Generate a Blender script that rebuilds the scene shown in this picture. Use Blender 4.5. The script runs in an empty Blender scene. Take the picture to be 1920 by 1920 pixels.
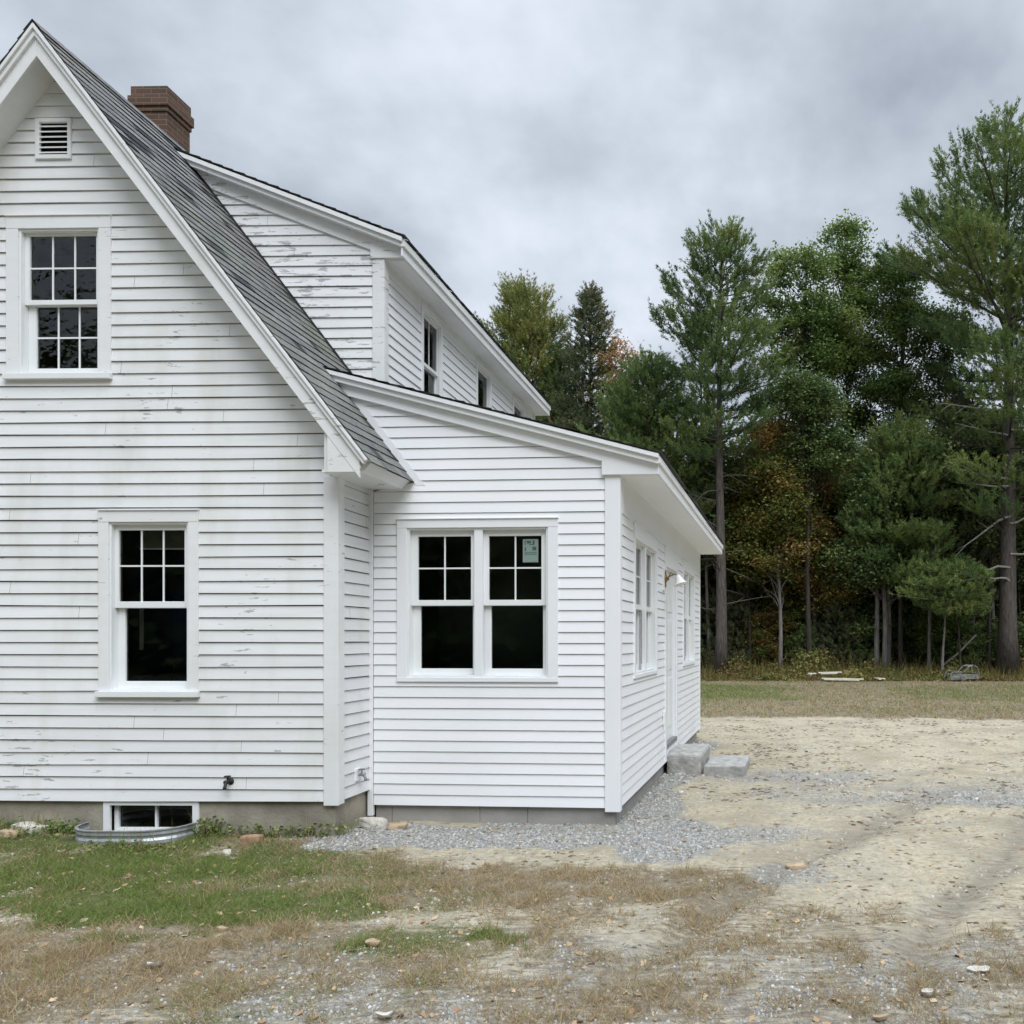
import bpy, math, random
import numpy as np
from mathutils import Vector, Matrix

# ------------------------------------------------------------------ camera
C = bpy.context.scene.collection
F, PX, PY, EYE = 1550.0, 1380.0, 1199.0, 1.85      # focal length and principal point, in photo pixels
cam_d = bpy.data.cameras.new("camera")
cam = bpy.data.objects.new("camera", cam_d); C.objects.link(cam)
cam.location = (0, 0, EYE); cam.rotation_euler = (math.radians(90), 0, 0)
cam_d.sensor_width = 36; cam_d.lens = F/1920*36
cam_d.shift_x = (960-PX)/1920; cam_d.shift_y = (PY-960)/1920
cam_d.clip_end = 5000
bpy.context.scene.camera = cam

# ------------------------------------------------------------------ light
SUN_EL, SUN_AZ = math.radians(52), math.radians(148)   # azimuth clockwise from +Y: behind the camera, to the left
sun_d = bpy.data.lights.new("sun", 'SUN'); sun_d.energy = 1.5; sun_d.angle = math.radians(40); sun_d.color = (.97, .985, 1)
sun = bpy.data.objects.new("sun", sun_d); C.objects.link(sun)
sdir = Vector((math.cos(SUN_EL)*math.sin(SUN_AZ), math.cos(SUN_EL)*math.cos(SUN_AZ), math.sin(SUN_EL)))
sun.rotation_euler = sdir.to_track_quat('Z', 'Y').to_euler()

W = bpy.data.worlds.new("World"); bpy.context.scene.world = W; W.use_nodes = True
wn, wl = W.node_tree.nodes, W.node_tree.links
wn.clear()
def wnode(t, **k):
    n = wn.new(t)
    for a, b in k.items(): setattr(n, a, b)
    return n
wout = wnode('ShaderNodeOutputWorld')
sky = wnode('ShaderNodeTexSky', sky_type='NISHITA', sun_disc=False, sun_elevation=SUN_EL, sun_rotation=SUN_AZ)
bg1 = wnode('ShaderNodeBackground'); bg1.inputs[1].default_value = .05
wl.new(sky.outputs[0], bg1.inputs[0])
tc = wnode('ShaderNodeTexCoord'); sep = wnode('ShaderNodeSeparateXYZ'); wl.new(tc.outputs['Generated'], sep.inputs[0])
# overcast deck: project the view direction onto a flat cloud layer
den = wnode('ShaderNodeMath', operation='MAXIMUM'); den.inputs[1].default_value = .0; wl.new(sep.outputs[2], den.inputs[0])
ad = wnode('ShaderNodeMath', operation='ADD'); ad.inputs[1].default_value = .50; wl.new(den.outputs[0], ad.inputs[0])
dx = wnode('ShaderNodeMath', operation='DIVIDE'); wl.new(sep.outputs[0], dx.inputs[0]); wl.new(ad.outputs[0], dx.inputs[1])
dy = wnode('ShaderNodeMath', operation='DIVIDE'); wl.new(sep.outputs[1], dy.inputs[0]); wl.new(ad.outputs[0], dy.inputs[1])
cmb = wnode('ShaderNodeCombineXYZ'); wl.new(dx.outputs[0], cmb.inputs[0]); wl.new(dy.outputs[0], cmb.inputs[1]); cmb.inputs[2].default_value = 9.98
def wnoise(sc, det, rough, dist):
    n = wnode('ShaderNodeTexNoise'); n.inputs['Scale'].default_value = sc; n.inputs['Detail'].default_value = det
    n.inputs['Roughness'].default_value = rough; n.inputs['Distortion'].default_value = dist
    wl.new(cmb.outputs[0], n.inputs['Vector']); return n
n1 = wnoise(2.3, 7, .5, .12); n2 = wnoise(5.5, 6, .5, .0)
mixn = wnode('ShaderNodeMix', data_type='FLOAT'); mixn.inputs[0].default_value = .36
wl.new(n1.outputs[0], mixn.inputs[2]); wl.new(n2.outputs[0], mixn.inputs[3])
rmp = wnode('ShaderNodeValToRGB'); e = rmp.color_ramp.elements
e[0].position = .375; e[0].color = (.225, .25, .298, 1); e[1].position = .645; e[1].color = (.545, .58, .65, 1)
m_ = rmp.color_ramp.elements.new(.5); m_.color = (.36, .40, .455, 1)
wl.new(mixn.outputs[0], rmp.inputs[0])
zr = wnode('ShaderNodeMapRange'); zr.inputs[1].default_value = .62; zr.inputs[2].default_value = 1; zr.inputs[3].default_value = 1; zr.inputs[4].default_value = 4.6
wl.new(sep.outputs[2], zr.inputs[0])
bg2 = wnode('ShaderNodeBackground'); wl.new(rmp.outputs[0], bg2.inputs[0]); wl.new(zr.outputs[0], bg2.inputs[1])
mx = wnode('ShaderNodeMixShader'); mx.inputs[0].default_value = .93
wl.new(bg1.outputs[0], mx.inputs[1]); wl.new(bg2.outputs[0], mx.inputs[2]); wl.new(mx.outputs[0], wout.inputs[0])

sc = bpy.context.scene
sc.view_settings.view_transform = 'Standard'; sc.view_settings.look = 'None'
sc.view_settings.exposure = .74; sc.view_settings.gamma = 1; sc.view_settings.use_curve_mapping = False
sc.render.engine = 'CYCLES'
sc.cycles.max_bounces = 7; sc.cycles.transparent_max_bounces = 12; sc.cycles.diffuse_bounces = 3

random.seed(7); RNG = np.random.default_rng(7)
PI = math.pi

# ------------------------------------------------------------------ numpy noise
def vnoise(x, y, seed=0):
    x = np.asarray(x, float); y = np.asarray(y, float)
    xi = np.floor(x).astype(np.int64); yi = np.floor(y).astype(np.int64); xf = x-xi; yf = y-yi
    def h(a, b):
        n = (a*374761393 + b*668265263 + seed*974711) & 0xffffffff
        n = ((n ^ (n >> 13))*1274126177) & 0xffffffff
        return ((n ^ (n >> 16)) & 0xffff)/65535.0
    u = xf*xf*(3-2*xf); v = yf*yf*(3-2*yf)
    return (h(xi, yi)*(1-u)+h(xi+1, yi)*u)*(1-v)+(h(xi, yi+1)*(1-u)+h(xi+1, yi+1)*u)*v
def fbm(x, y, sc=1., oct=4, seed=0):
    t = 0; a = .5; s = 0
    for k in range(oct):
        t = t+a*vnoise(np.asarray(x)*sc*2**k, np.asarray(y)*sc*2**k, seed+k*17); s += a; a *= .5
    return t/s
def sstep(a, b, x):
    t = np.clip((x-a)/(b-a), 0, 1); return t*t*(3-2*t)

# ------------------------------------------------------------------ materials
def newmat(name):
    m = bpy.data.materials.new(name); m.use_nodes = True
    nt = m.node_tree; nt.nodes.clear()
    o = nt.nodes.new('ShaderNodeOutputMaterial'); p = nt.nodes.new('ShaderNodeBsdfPrincipled')
    nt.links.new(p.outputs[0], o.inputs[0])
    return m, nt, p, o
class NT:
    def __init__(s, nt): s.t = nt
    def n(s, t, **k):
        q = s.t.nodes.new(t)
        for a, b in k.items(): setattr(q, a, b)
        return q
    def l(s, a, b): s.t.links.new(a, b)
    def coord(s, scale=(1, 1, 1), loc=(0, 0, 0)):
        c = s.n('ShaderNodeTexCoord'); m = s.n('ShaderNodeMapping'); m.inputs['Scale'].default_value = scale; m.inputs['Location'].default_value = loc
        s.l(c.outputs['Object'], m.inputs[0]); return m.outputs[0]
    def noise(s, vec, sc, det=4, rough=.55):
        q = s.n('ShaderNodeTexNoise'); q.inputs['Scale'].default_value = sc; q.inputs['Detail'].default_value = det; q.inputs['Roughness'].default_value = rough
        s.l(vec, q.inputs['Vector']); return q.outputs[0]
    def ramp(s, fac, stops):
        r = s.n('ShaderNodeValToRGB'); e = r.color_ramp.elements
        while len(e) < len(stops): e.new(.5)
        for i, (p, c) in enumerate(stops):
            e[i].position = p; e[i].color = (c, c, c, 1) if isinstance(c, (int, float)) else (*c, 1)
        s.l(fac, r.inputs[0]); return r.outputs[0]
    def mix(s, f, a, b, mode='MIX'):
        q = s.n('ShaderNodeMix', data_type='RGBA', blend_type=mode)
        for i, v in ((0, f), (6, a), (7, b)):
            if isinstance(v, (int, float)): q.inputs[i].default_value = v
            elif isinstance(v, tuple): q.inputs[i].default_value = (*v, 1)
            else: s.l(v, q.inputs[i])
        return q.outputs[2]
    def math(s, op, a, b=0.):
        q = s.n('ShaderNodeMath', operation=op)
        for i, v in enumerate((a, b)):
            if isinstance(v, (int, float)): q.inputs[i].default_value = v
            else: s.l(v, q.inputs[i])
        return q.outputs[0]
    def attr(s, name):
        q = s.n('ShaderNodeAttribute'); q.attribute_name = name; return q
    def bump(s, h, st, dist, p):
        b = s.n('ShaderNodeBump'); b.inputs['Strength'].default_value = st; b.inputs['Distance'].default_value = dist
        s.l(h, b.inputs['Height']); s.l(b.outputs[0], p.inputs['Normal'])
def simple(name, col, rough=.7, var=.25, nsc=6., bump=.2, bsc=40., metal=0., spec=.3):
    m, nt, p, o = newmat(name); T = NT(nt); v = T.coord()
    n = T.noise(v, nsc)
    lo = tuple(c*(1-var) for c in col); hi = tuple(min(1, c*(1+var)) for c in col)
    T.l(T.ramp(n, [(.3, lo), (.7, hi)]), p.inputs['Base Color'])
    p.inputs['Roughness'].default_value = rough; p.inputs['Metallic'].default_value = metal; p.inputs['Specular IOR Level'].default_value = spec
    if bump: T.bump(T.noise(v, bsc, 5), bump, .01, p)
    return m
def paint(name, base, peel, stain, rough=.55):
    """white house paint; peel: how much bare grey wood shows, stain: grime"""
    m, nt, p, o = newmat(name); T = NT(nt)
    v = T.coord(); vs = T.coord((.6, .6, 7)); vd = T.coord((1.2, 1.2, .35), (3, 1, 0)); vl = T.coord((1.6, 1.6, 9), (5, 2, 1))
    c = T.ramp(T.noise(v, 1.3, 3), [(.3, tuple(q*.955 for q in base)), (.7, base)])
    c = T.mix(T.math('MULTIPLY', T.ramp(T.noise(vs, 1.6, 5), [(.45, 0.), (.8, 1.)]), .35*stain), c, (.52, .53, .49))
    c = T.mix(T.math('MULTIPLY', T.ramp(T.noise(vd, 2.2, 4), [(.52, 0.), (.8, 1.)]), .55*stain), c, (.50, .49, .40))
    tone = T.attr('tone')
    c = T.mix(T.math('MULTIPLY', tone.outputs['Fac'], .09+.07*stain), c, (.45, .46, .46))
    if peel > 0:
        region = T.noise(v, .9, 2)
        pk = T.math('ADD', T.noise(vl, 2.6, 7, .68), T.math('MULTIPLY', T.math('SUBTRACT', region, .5), .42))
        t0 = .745-.13*peel
        mask = T.ramp(pk, [(t0, 0.), (t0+.012, 1.)])
        wood = T.ramp(T.noise(T.coord((3, 3, 60)), 2, 4), [(.3, (.20, .19, .18)), (.7, (.46, .45, .43))])
        c = T.mix(T.math('MULTIPLY', mask, .8), c, wood)
        fl = T.ramp(T.noise(T.coord((2.5, 2.5, 5), (9, 9, 9)), 5.5, 6, .7), [(.735-.02*peel, 0.), (.745-.02*peel, 1.)])
        c = T.mix(T.math('MULTIPLY', fl, .7), c, (.40, .37, .34))
    T.l(c, p.inputs['Base Color']); p.inputs['Roughness'].default_value = rough; p.inputs['Specular IOR Level'].default_value = .25
    T.bump(T.noise(T.coord((2, 2, 30)), 4, 5), .12, .004, p)
    return m
M = {}
M['old_paint'] = paint('old white paint', (.785, .795, .80), .66, .9)
M['old_trim'] = paint('old white trim paint', (.82, .83, .835), .75, .5)
M['worn_paint'] = paint('weathered white paint', (.79, .80, .80), 1.0, .7)
M['mid_paint'] = paint('faded white paint', (.82, .83, .84), .22, .3)
M['new_paint'] = paint('fresh white paint', (.865, .88, .90), 0, .06)
M['new_trim'] = paint('fresh white trim paint', (.84, .855, .875), 0, .06)
M['vinyl'] = simple('white window vinyl', (.78, .80, .80), .4, .03, 3, 0)
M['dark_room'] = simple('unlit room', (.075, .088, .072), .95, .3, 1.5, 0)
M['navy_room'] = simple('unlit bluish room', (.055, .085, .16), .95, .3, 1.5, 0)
M['blind'] = simple('olive grey roller blind', (.16, .17, .13), .9, .15, 4, 0)
M['curtain'] = simple('pale lining', (.32, .34, .30), .9, .2, 3, .1)
M['screen'] = simple('grey insect screen', (.05, .052, .056), .8, .2, 3, 0)
M['concrete'] = simple('weathered concrete', (.32, .29, .235), .9, .42, 1.7, .6, 30)
M['new_concrete'] = simple('grey block concrete', (.34, .33, .31), .9, .16, 3, .4, 40)
M['granite'] = simple('rough granite', (.36, .355, .335), .85, .3, 9, .8, 22)
M['galv'] = simple('dull galvanised steel', (.42, .44, .46), .5, .3, 7, .1, 30, .55)
M['brass'] = simple('aged brass', (.30, .20, .09), .4, .35, 30, .1, 60, .8)
M['iron'] = simple('dark iron', (.035, .034, .033), .55, .3, 30, .1, 60, .3)
M['grey_metal'] = simple('dull grey metal', (.28, .28, .28), .45, .2, 20, .1, 60, .6)
M['shade'] = simple('frosted white glass', (.80, .80, .77), .25, .03, 5, 0, spec=.6)
M['sticker'] = simple('pale green label', (.20, .29, .25), .7, .1, 60, 0)
M['sticker_border'] = simple('grey label border', (.26, .28, .27), .7, .1, 60, 0)
M['sticker_dark'] = simple('dark label print', (.06, .10, .085), .7, .2, 60, 0)
M['clay'] = simple('old red clay brick', (.34, .22, .14), .9, .3, 20, .5, 60)
M['plank'] = simple('bleached plank', (.62, .58, .48), .8, .2, 9, .2, 40)
M['scrap'] = simple('pale scraped metal', (.19, .19, .17), .7, .6, 7, .3, 30)
M['stone'] = simple('pale fieldstone', (.50, .47, .41), .9, .3, 8, .5, 40)
M['tan_stone'] = simple('tan fieldstone', (.38, .29, .19), .9, .3, 8, .5, 40)
M['lap_shadow'] = simple('dark lap shadow backing', (.05, .052, .056), .95, .2, 3, 0)  # dark colour stands in for the shadow line under each lapped board
M['black'] = simple('black void', (.006, .006, .006), .9, .1, 3, 0)

def glass_mat():
    m = bpy.data.materials.new('window glass'); m.use_nodes = True; nt = m.node_tree; nt.nodes.clear(); T = NT(nt)
    o = T.n('ShaderNodeOutputMaterial'); tr = T.n('ShaderNodeBsdfTransparent'); tr.inputs[0].default_value = (.80, .84, .82, 1)
    g = T.n('ShaderNodeBsdfGlossy'); g.inputs['Roughness'].default_value = .015
    fr = T.n('ShaderNodeFresnel'); fr.inputs[0].default_value = 1.55
    b = T.n('ShaderNodeBump'); b.inputs['Strength'].default_value = .25; b.inputs['Distance'].default_value = .003
    T.l(T.noise(T.coord((1, 1, 1)), 2.6, 2), b.inputs['Height']); T.l(b.outputs[0], g.inputs['Normal'])
    mx = T.n('ShaderNodeMixShader'); T.l(T.math('MULTIPLY', fr.outputs[0], 1.25), mx.inputs[0]); T.l(tr.outputs[0], mx.inputs[1]); T.l(g.outputs[0], mx.inputs[2]); T.l(mx.outputs[0], o.inputs[0])
    return m
M['glass'] = glass_mat()
def film_mat():
    m = glass_mat(); m.name = 'crinkled plastic film'
    for n in m.node_tree.nodes:
        if n.type == 'TEX_NOISE': n.inputs['Scale'].default_value = 5; n.inputs['Detail'].default_value = 3
        if n.type == 'BUMP': n.inputs['Distance'].default_value = .02; n.inputs['Strength'].default_value = .8
        if n.type == 'MATH': n.inputs[1].default_value = 1.5
    return m
M['film'] = film_mat()

def shingle_mat():
    m, nt, p, o = newmat('asphalt shingles'); T = NT(nt); v = T.coord()
    t = T.attr('tone')
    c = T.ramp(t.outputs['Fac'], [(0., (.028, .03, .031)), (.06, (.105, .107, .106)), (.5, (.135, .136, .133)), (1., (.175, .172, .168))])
    c = T.mix(T.math('MULTIPLY', T.ramp(T.noise(v, .8, 4), [(.5, 0.), (.72, 1.)]), .6), c, (.15, .18, .13))
    c = T.mix(T.math('MULTIPLY', T.ramp(T.noise(v, .55, 3), [(.5, 0.), (.75, 1.)]), .45), c, (.10, .085, .075))
    c = T.mix(.7, c, T.ramp(T.noise(v, 48, 4, .8), [(.3, .30), (.7, 1.7)]), 'MULTIPLY')
    c = T.mix(1., c, (1.22, 1.22, 1.2), 'MULTIPLY')
    T.l(c, p.inputs['Base Color']); p.inputs['Roughness'].default_value = .9; p.inputs['Specular IOR Level'].default_value = .2
    T.bump(T.noise(v, 260, 2), .5, .004, p); return m
M['shingle'] = shingle_mat()
def brick_mat():
    m, nt, p, o = newmat('chimney brick'); T = NT(nt)
    c0 = T.n('ShaderNodeTexCoord'); s = T.n('ShaderNodeSeparateXYZ'); T.l(c0.outputs['Object'], s.inputs[0])
    u = T.math('ADD', s.outputs[0], s.outputs[1]); cb = T.n('ShaderNodeCombineXYZ'); T.l(u, cb.inputs[0]); T.l(s.outputs[2], cb.inputs[1])
    b = T.n('ShaderNodeTexBrick'); T.l(cb.outputs[0], b.inputs['Vector']); b.inputs['Scale'].default_value = 1
    b.inputs['Brick Width'].default_value = .21; b.inputs['Row Height'].default_value = .068; b.inputs['Mortar Size'].default_value = .006; b.inputs['Mortar Smooth'].default_value = .3
    b.inputs['Color1'].default_value = (.15, .062, .042, 1); b.inputs['Color2'].default_value = (.075, .038, .03, 1); b.inputs['Mortar'].default_value = (.20, .165, .13, 1); b.inputs['Bias'].default_value = -.1
    v = T.coord(); c = T.mix(T.math('MULTIPLY', T.noise(v, 5, 5), .7), b.outputs[0], (.10, .075, .045))
    T.l(c, p.inputs['Base Color']); p.inputs['Roughness'].default_value = .92
    bp = T.math('ADD', T.math('MULTIPLY', b.outputs['Fac'], -1.), T.math('MULTIPLY', T.noise(v, 60, 4), .6)); T.bump(bp, .6, .006, p); return m
M['brick'] = brick_mat()
def bark(name, a, b):
    m, nt, p, o = newmat(name); T = NT(nt)
    v = T.coord((7, 7, 1.2)); n = T.noise(v, 2.2, 6, .65)
    T.l(T.ramp(n, [(.3, a), (.72, b)]), p.inputs['Base Color']); p.inputs['Roughness'].default_value = .95; p.inputs['Specular IOR Level'].default_value = .1
    T.bump(n, .8, .04, p); return m
M['pine_bark'] = bark('grey pine bark', (.045, .038, .034), (.15, .13, .12))
M['dark_bark'] = bark('dark bark', (.028, .024, .02), (.085, .074, .062))
M['pale_bark'] = bark('pale maple bark', (.10, .092, .085), (.30, .28, .26))
M['dead_wood'] = bark('bleached dead wood', (.16, .15, .13), (.42, .40, .36))
def foliage(name, cols, trans=.25):
    """cols: dark, mid, light leaf colours picked per leaf"""
    m = bpy.data.materials.new(name); m.use_nodes = True; nt = m.node_tree; nt.nodes.clear(); T = NT(nt)
    cols = [(a*1.52, b*1.38, c_*1.12) for a, b, c_ in cols]
    o = T.n('ShaderNodeOutputMaterial'); t = T.attr('tone')
    c = T.ramp(t.outputs['Fac'], [(i/(len(cols)-1), q) for i, q in enumerate(cols)])
    d = T.n('ShaderNodeBsdfPrincipled'); d.inputs['Roughness'].default_value = .6; d.inputs['Specular IOR Level'].default_value = .25
    r = T.n('ShaderNodeBsdfTranslucent'); T.l(c, d.inputs['Base Color']); T.l(c, r.inputs[0])
    mx = T.n('ShaderNodeMixShader'); mx.inputs[0].default_value = trans
    T.l(d.outputs[0], mx.inputs[1]); T.l(r.outputs[0], mx.inputs[2]); T.l(mx.outputs[0], o.inputs[0]); return m
M['pine_leaf'] = foliage('white pine needles', [(.030, .058, .026), (.075, .130, .055), (.13, .19, .075), (.22, .27, .11)])
M['pine_leaf_y'] = foliage('yellowing pine needles', [(.05, .075, .03), (.12, .16, .06), (.20, .23, .085), (.32, .31, .13)])
M['spruce_leaf'] = foliage('dark spruce needles', [(.026, .045, .028), (.060, .092, .055), (.11, .13, .078), (.20, .17, .12)])
M['leaf_green'] = foliage('green maple leaves', [(.036, .068, .026), (.082, .145, .050), (.135, .20, .072), (.23, .27, .115)], .35)
M['leaf_dark'] = foliage('deep green leaves', [(.034, .062, .030), (.075, .128, .055), (.12, .175, .075), (.18, .22, .10)], .3)
M['leaf_autumn'] = foliage('turning maple leaves', [(.075, .115, .035), (.14, .155, .05), (.21, .155, .065), (.29, .165, .085)], .4)
M['leaf_orange'] = foliage('rust orange leaves', [(.14, .12, .045), (.26, .16, .07), (.36, .20, .11), (.34, .26, .13)], .4)
M['grass_blade'] = foliage('grass blades', [(.19, .15, .105), (.31, .27, .20), (.21, .195, .115), (.085, .145, .035), (.13, .20, .05)], .3)
M['weed'] = foliage('mixed weeds', [(.12, .075, .045), (.11, .095, .045), (.10, .12, .04), (.15, .16, .055), (.24, .20, .11)], .3)
M['fallen_leaf'] = foliage('fallen leaves', [(.16, .11, .07), (.28, .21, .14), (.19, .12, .075), (.40, .35, .27)], .1)
def pebble_mat():
    m, nt, p, o = newmat('crushed stone'); T = NT(nt); t = T.attr('tone')
    c = T.ramp(t.outputs['Fac'], [(0., (.15, .148, .14)), (.35, (.29, .285, .265)), (.65, (.42, .412, .38)), (.85, (.36, .31, .22)), (1., (.58, .56, .51))])
    T.l(c, p.inputs['Base Color']); p.inputs['Roughness'].default_value = .9; T.bump(T.noise(T.coord(), 90, 3), .3, .004, p); return m
M['pebble'] = pebble_mat()
def ground_mat():
    m, nt, p, o = newmat('yard ground'); T = NT(nt); v = T.coord()
    nf = T.noise(v, 14, 7, .7); nm = T.noise(v, 2.2, 6, .6); ng = T.noise(v, 55, 4, .7); nh = T.noise(T.coord((1, 3, 1), (4, 7, 0)), 7, 5, .65)
    sand = T.ramp(nf, [(.28, (.28, .24, .165)), (.5, (.46, .40, .285)), (.75, (.61, .555, .43))])
    sand = T.mix(T.math('MULTIPLY', T.ramp(nm, [(.42, 0.), (.68, 1.)]), .55), sand, (.37, .365, .315))
    sand = T.mix(T.math('MULTIPLY', T.ramp(T.noise(v, 1.1, 7, .65), [(.46, 0.), (.62, 1.)]), .6), sand, (.30, .255, .18))
    sand = T.mix(T.math('MULTIPLY', T.ramp(nh, [(.57, 0.), (.64, 1.)]), .5), sand, (.21, .175, .115))
    grav = T.ramp(ng, [(.3, (.10, .098, .092)), (.5, (.26, .26, .245)), (.72, (.45, .445, .42))])
    dry = T.ramp(nf, [(.28, (.095, .076, .053)), (.5, (.205, .17, .12)), (.75, (.38, .325, .24))])
    green = T.ramp(nf, [(.28, (.06, .065, .028)), (.55, (.12, .135, .055)), (.78, (.22, .20, .11))])
    wood = T.ramp(nf, [(.3, (.030, .022, .014)), (.55, (.075, .052, .03)), (.8, (.15, .10, .055))])
    def msk(n, src, w=.5):
        a = T.attr(n).outputs['Fac']
        return T.ramp(T.math('ADD', a, T.math('MULTIPLY', T.math('SUBTRACT', src, .5), w)), [(.36, 0.), (.64, 1.)])
    c = T.mix(T.math('MULTIPLY', msk('m_gravel', nh, 1.2), .85), sand, grav)
    c = T.mix(T.math('MULTIPLY', msk('m_dry', nh, 1.4), .85), c, dry)
    c = T.mix(T.math('MULTIPLY', T.attr('m_rut').outputs['Fac'], T.ramp(nh, [(.35, .5), (.6, 1.)])), c, (.215, .195, .155))
    c = T.mix(msk('m_green', nf, 1.5), c, green)
    c = T.mix(msk('m_wood', nm, .5), c, wood)
    T.l(c, p.inputs['Base Color']); p.inputs['Roughness'].default_value = .97; p.inputs['Specular IOR Level'].default_value = .1
    T.bump(T.math('ADD', nf, T.math('MULTIPLY', ng, .6)), .9, .03, p); return m
M['ground'] = ground_mat()

# ------------------------------------------------------------------ mesh helpers
def set_props(o, label=None, cat=None, group=None, kind=None):
    if label: o['label'] = label
    if cat: o['category'] = cat
    if group: o['group'] = group
    if kind: o['kind'] = kind
    return o
def empty(name, loc=(0, 0, 0), rz=0, **k):
    o = bpy.data.objects.new(name, None); C.objects.link(o); o.location = loc; o.rotation_euler = (0, 0, rz); o.empty_display_size = .3
    return set_props(o, **k)
class MB:
    def __init__(s, xf=None): s.v = []; s.f = []; s.t = []; s.xf = xf
    def p(s, x, y, z):
        if s.xf: x, y = s.xf(x, y)
        s.v.append((x, y, z)); return len(s.v)-1
    def face(s, idx, tone=.5): s.f.append(tuple(idx)); s.t.append(tone)
    def quad(s, a, b, c, d, tone=.5): s.face([s.p(*a), s.p(*b), s.p(*c), s.p(*d)], tone)
    def box(s, x0, x1, y0, y1, z0, z1, tone=.5):
        i = [s.p(x, y, z) for z in (z0, z1) for x, y in ((x0, y0), (x1, y0), (x1, y1), (x0, y1))]
        for q in ((3, 2, 1, 0), (4, 5, 6, 7), (0, 1, 5, 4), (1, 2, 6, 5), (2, 3, 7, 6), (3, 0, 4, 7)): s.face([i[k] for k in q], tone)
    def prism(s, poly, fm, o0, o1, tone=.5):
        """poly of (a, z) carried through fm(a, o, z) between offsets o0 (back) and o1 (front)"""
        n = len(poly)
        A = [s.p(*fm(a, o0, z)) for a, z in poly]; B = [s.p(*fm(a, o1, z)) for a, z in poly]
        s.face(B, tone); s.face(A[::-1], tone)
        for k in range(n): s.face((A[k], A[(k+1) % n], B[(k+1) % n], B[k]), tone)
    def tube(s, pts, rad, n=6, tone=.5, cap=True):
        pts = [Vector(q) for q in pts]; rings = []
        for i, q in enumerate(pts):
            d = (pts[min(i+1, len(pts)-1)]-pts[max(i-1, 0)]).normalized()
            a = d.orthogonal().normalized() if i == 0 else (a-d*a.dot(d)).normalized()
            b = d.cross(a); r = rad[i] if hasattr(rad, '__len__') else rad
            rings.append([s.p(*(q+(a*math.cos(2*PI*k/n)+b*math.sin(2*PI*k/n))*r)) for k in range(n)])
        for i in range(len(rings)-1):
            for k in range(n): s.face((rings[i][k], rings[i][(k+1) % n], rings[i+1][(k+1) % n], rings[i+1][k]), tone)
        if cap: s.face(rings[0][::-1], tone); s.face(rings[-1], tone)
    def lathe(s, prof, org, axis, n=20, tone=.5):
        """prof (r, h) along axis from org"""
        ax = Vector(axis).normalized(); a = ax.orthogonal().normalized(); b = ax.cross(a); org = Vector(org); R = []
        for r, h in prof: R.append([s.p(*(org+ax*h+(a*math.cos(2*PI*k/n)+b*math.sin(2*PI*k/n))*r)) for k in range(n)])
        for i in range(len(R)-1):
            for k in range(n): s.face((R[i][k], R[i][(k+1) % n], R[i+1][(k+1) % n], R[i+1][k]), tone)
    def build(s, name, mat, parent=None, smooth=False, bevel=0, fix=True, **k):
        me = bpy.data.meshes.new(name); me.from_pydata(s.v, [], s.f)
        at = me.attributes.new('tone', 'FLOAT', 'FACE'); at.data.foreach_set('value', s.t)
        if fix:
            import bmesh
            bm = bmesh.new(); bm.from_mesh(me); bmesh.ops.recalc_face_normals(bm, faces=bm.faces); bm.to_mesh(me); bm.free()
        if smooth: me.polygons.foreach_set('use_smooth', [True]*len(me.polygons))
        me.materials.append(M[mat] if isinstance(mat, str) else mat)
        o = bpy.data.objects.new(name, me); C.objects.link(o)
        if parent: o.parent = parent
        if bevel:
            b = o.modifiers.new('bevel', 'BEVEL'); b.width = bevel; b.segments = 2; b.limit_method = 'ANGLE'
        return set_props(o, **k)
def np_mesh(name, V, Fc, tone, mat, parent=None, per='FACE', **k):
    """V (n,3), Fc (m,3|4) arrays"""
    me = bpy.data.meshes.new(name); n = len(V); m, c = Fc.shape
    me.vertices.add(n); me.vertices.foreach_set('co', V.astype(np.float32).ravel())
    me.loops.add(m*c); me.loops.foreach_set('vertex_index', Fc.astype(np.int32).ravel())
    me.polygons.add(m); me.polygons.foreach_set('loop_start', np.arange(0, m*c, c, dtype=np.int32)); me.polygons.foreach_set('loop_total', np.full(m, c, dtype=np.int32))
    me.update(calc_edges=True)
    if tone is not None:
        at = me.attributes.new('tone', 'FLOAT', per); at.data.foreach_set('value', np.asarray(tone, np.float32))
    me.materials.append(M[mat] if isinstance(mat, str) else mat)
    o = bpy.data.objects.new(name, me); C.objects.link(o)
    if parent: o.parent = parent
    return set_props(o, **k)

# ------------------------------------------------------------------ ground
def G(u, v, z=0.):
    d = (EYE-z)*F/(v-PY); return (u-PX)/F*d, d
def rut(x, y):
    """two wheel tracks curving in from the lower middle towards the right"""
    o = 0
    for x0 in (-.75, .85): c = x0+.30*(y-4.2)+.11*np.maximum(y-4.2, 0)**1.5+.06*np.sin(y*1.9+x0); o = np.maximum(o, np.exp(-((x-c)/(.13+.03*(y-4)))**2))
    return o*sstep(4.0, 5.2, y)*(1-sstep(8.5, 12, y))*(.55+.6*fbm(x, y, 1.6, 3, 19))
def terrain(x, y):
    x = np.asarray(x, float); y = np.asarray(y, float)
    z = .085*sstep(19, 35, y)+.40*sstep(35, 43, y)+.9*sstep(43, 90, y)
    z = z+.03*(fbm(x, y, .7, 3, 5)-.5)+.03*(fbm(x, y, 3.1, 3, 9)-.5)*sstep(1.5, 3, y)
    z = z+.05*np.exp(-((x+6.2)/1.6)**2-((y-7.6)/.35)**2)
    # wheel ruts curving from the lower middle up to the right
    z = z-.055*rut(x, y)+.02*rut(x+.24, y)+.02*rut(x-.24, y)
    # slightly heaped crushed stone beside the addition
    z = z+.035*np.exp(-((x+3.3)/.45)**2-((y-8.0)/.3)**2)
    return z
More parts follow.
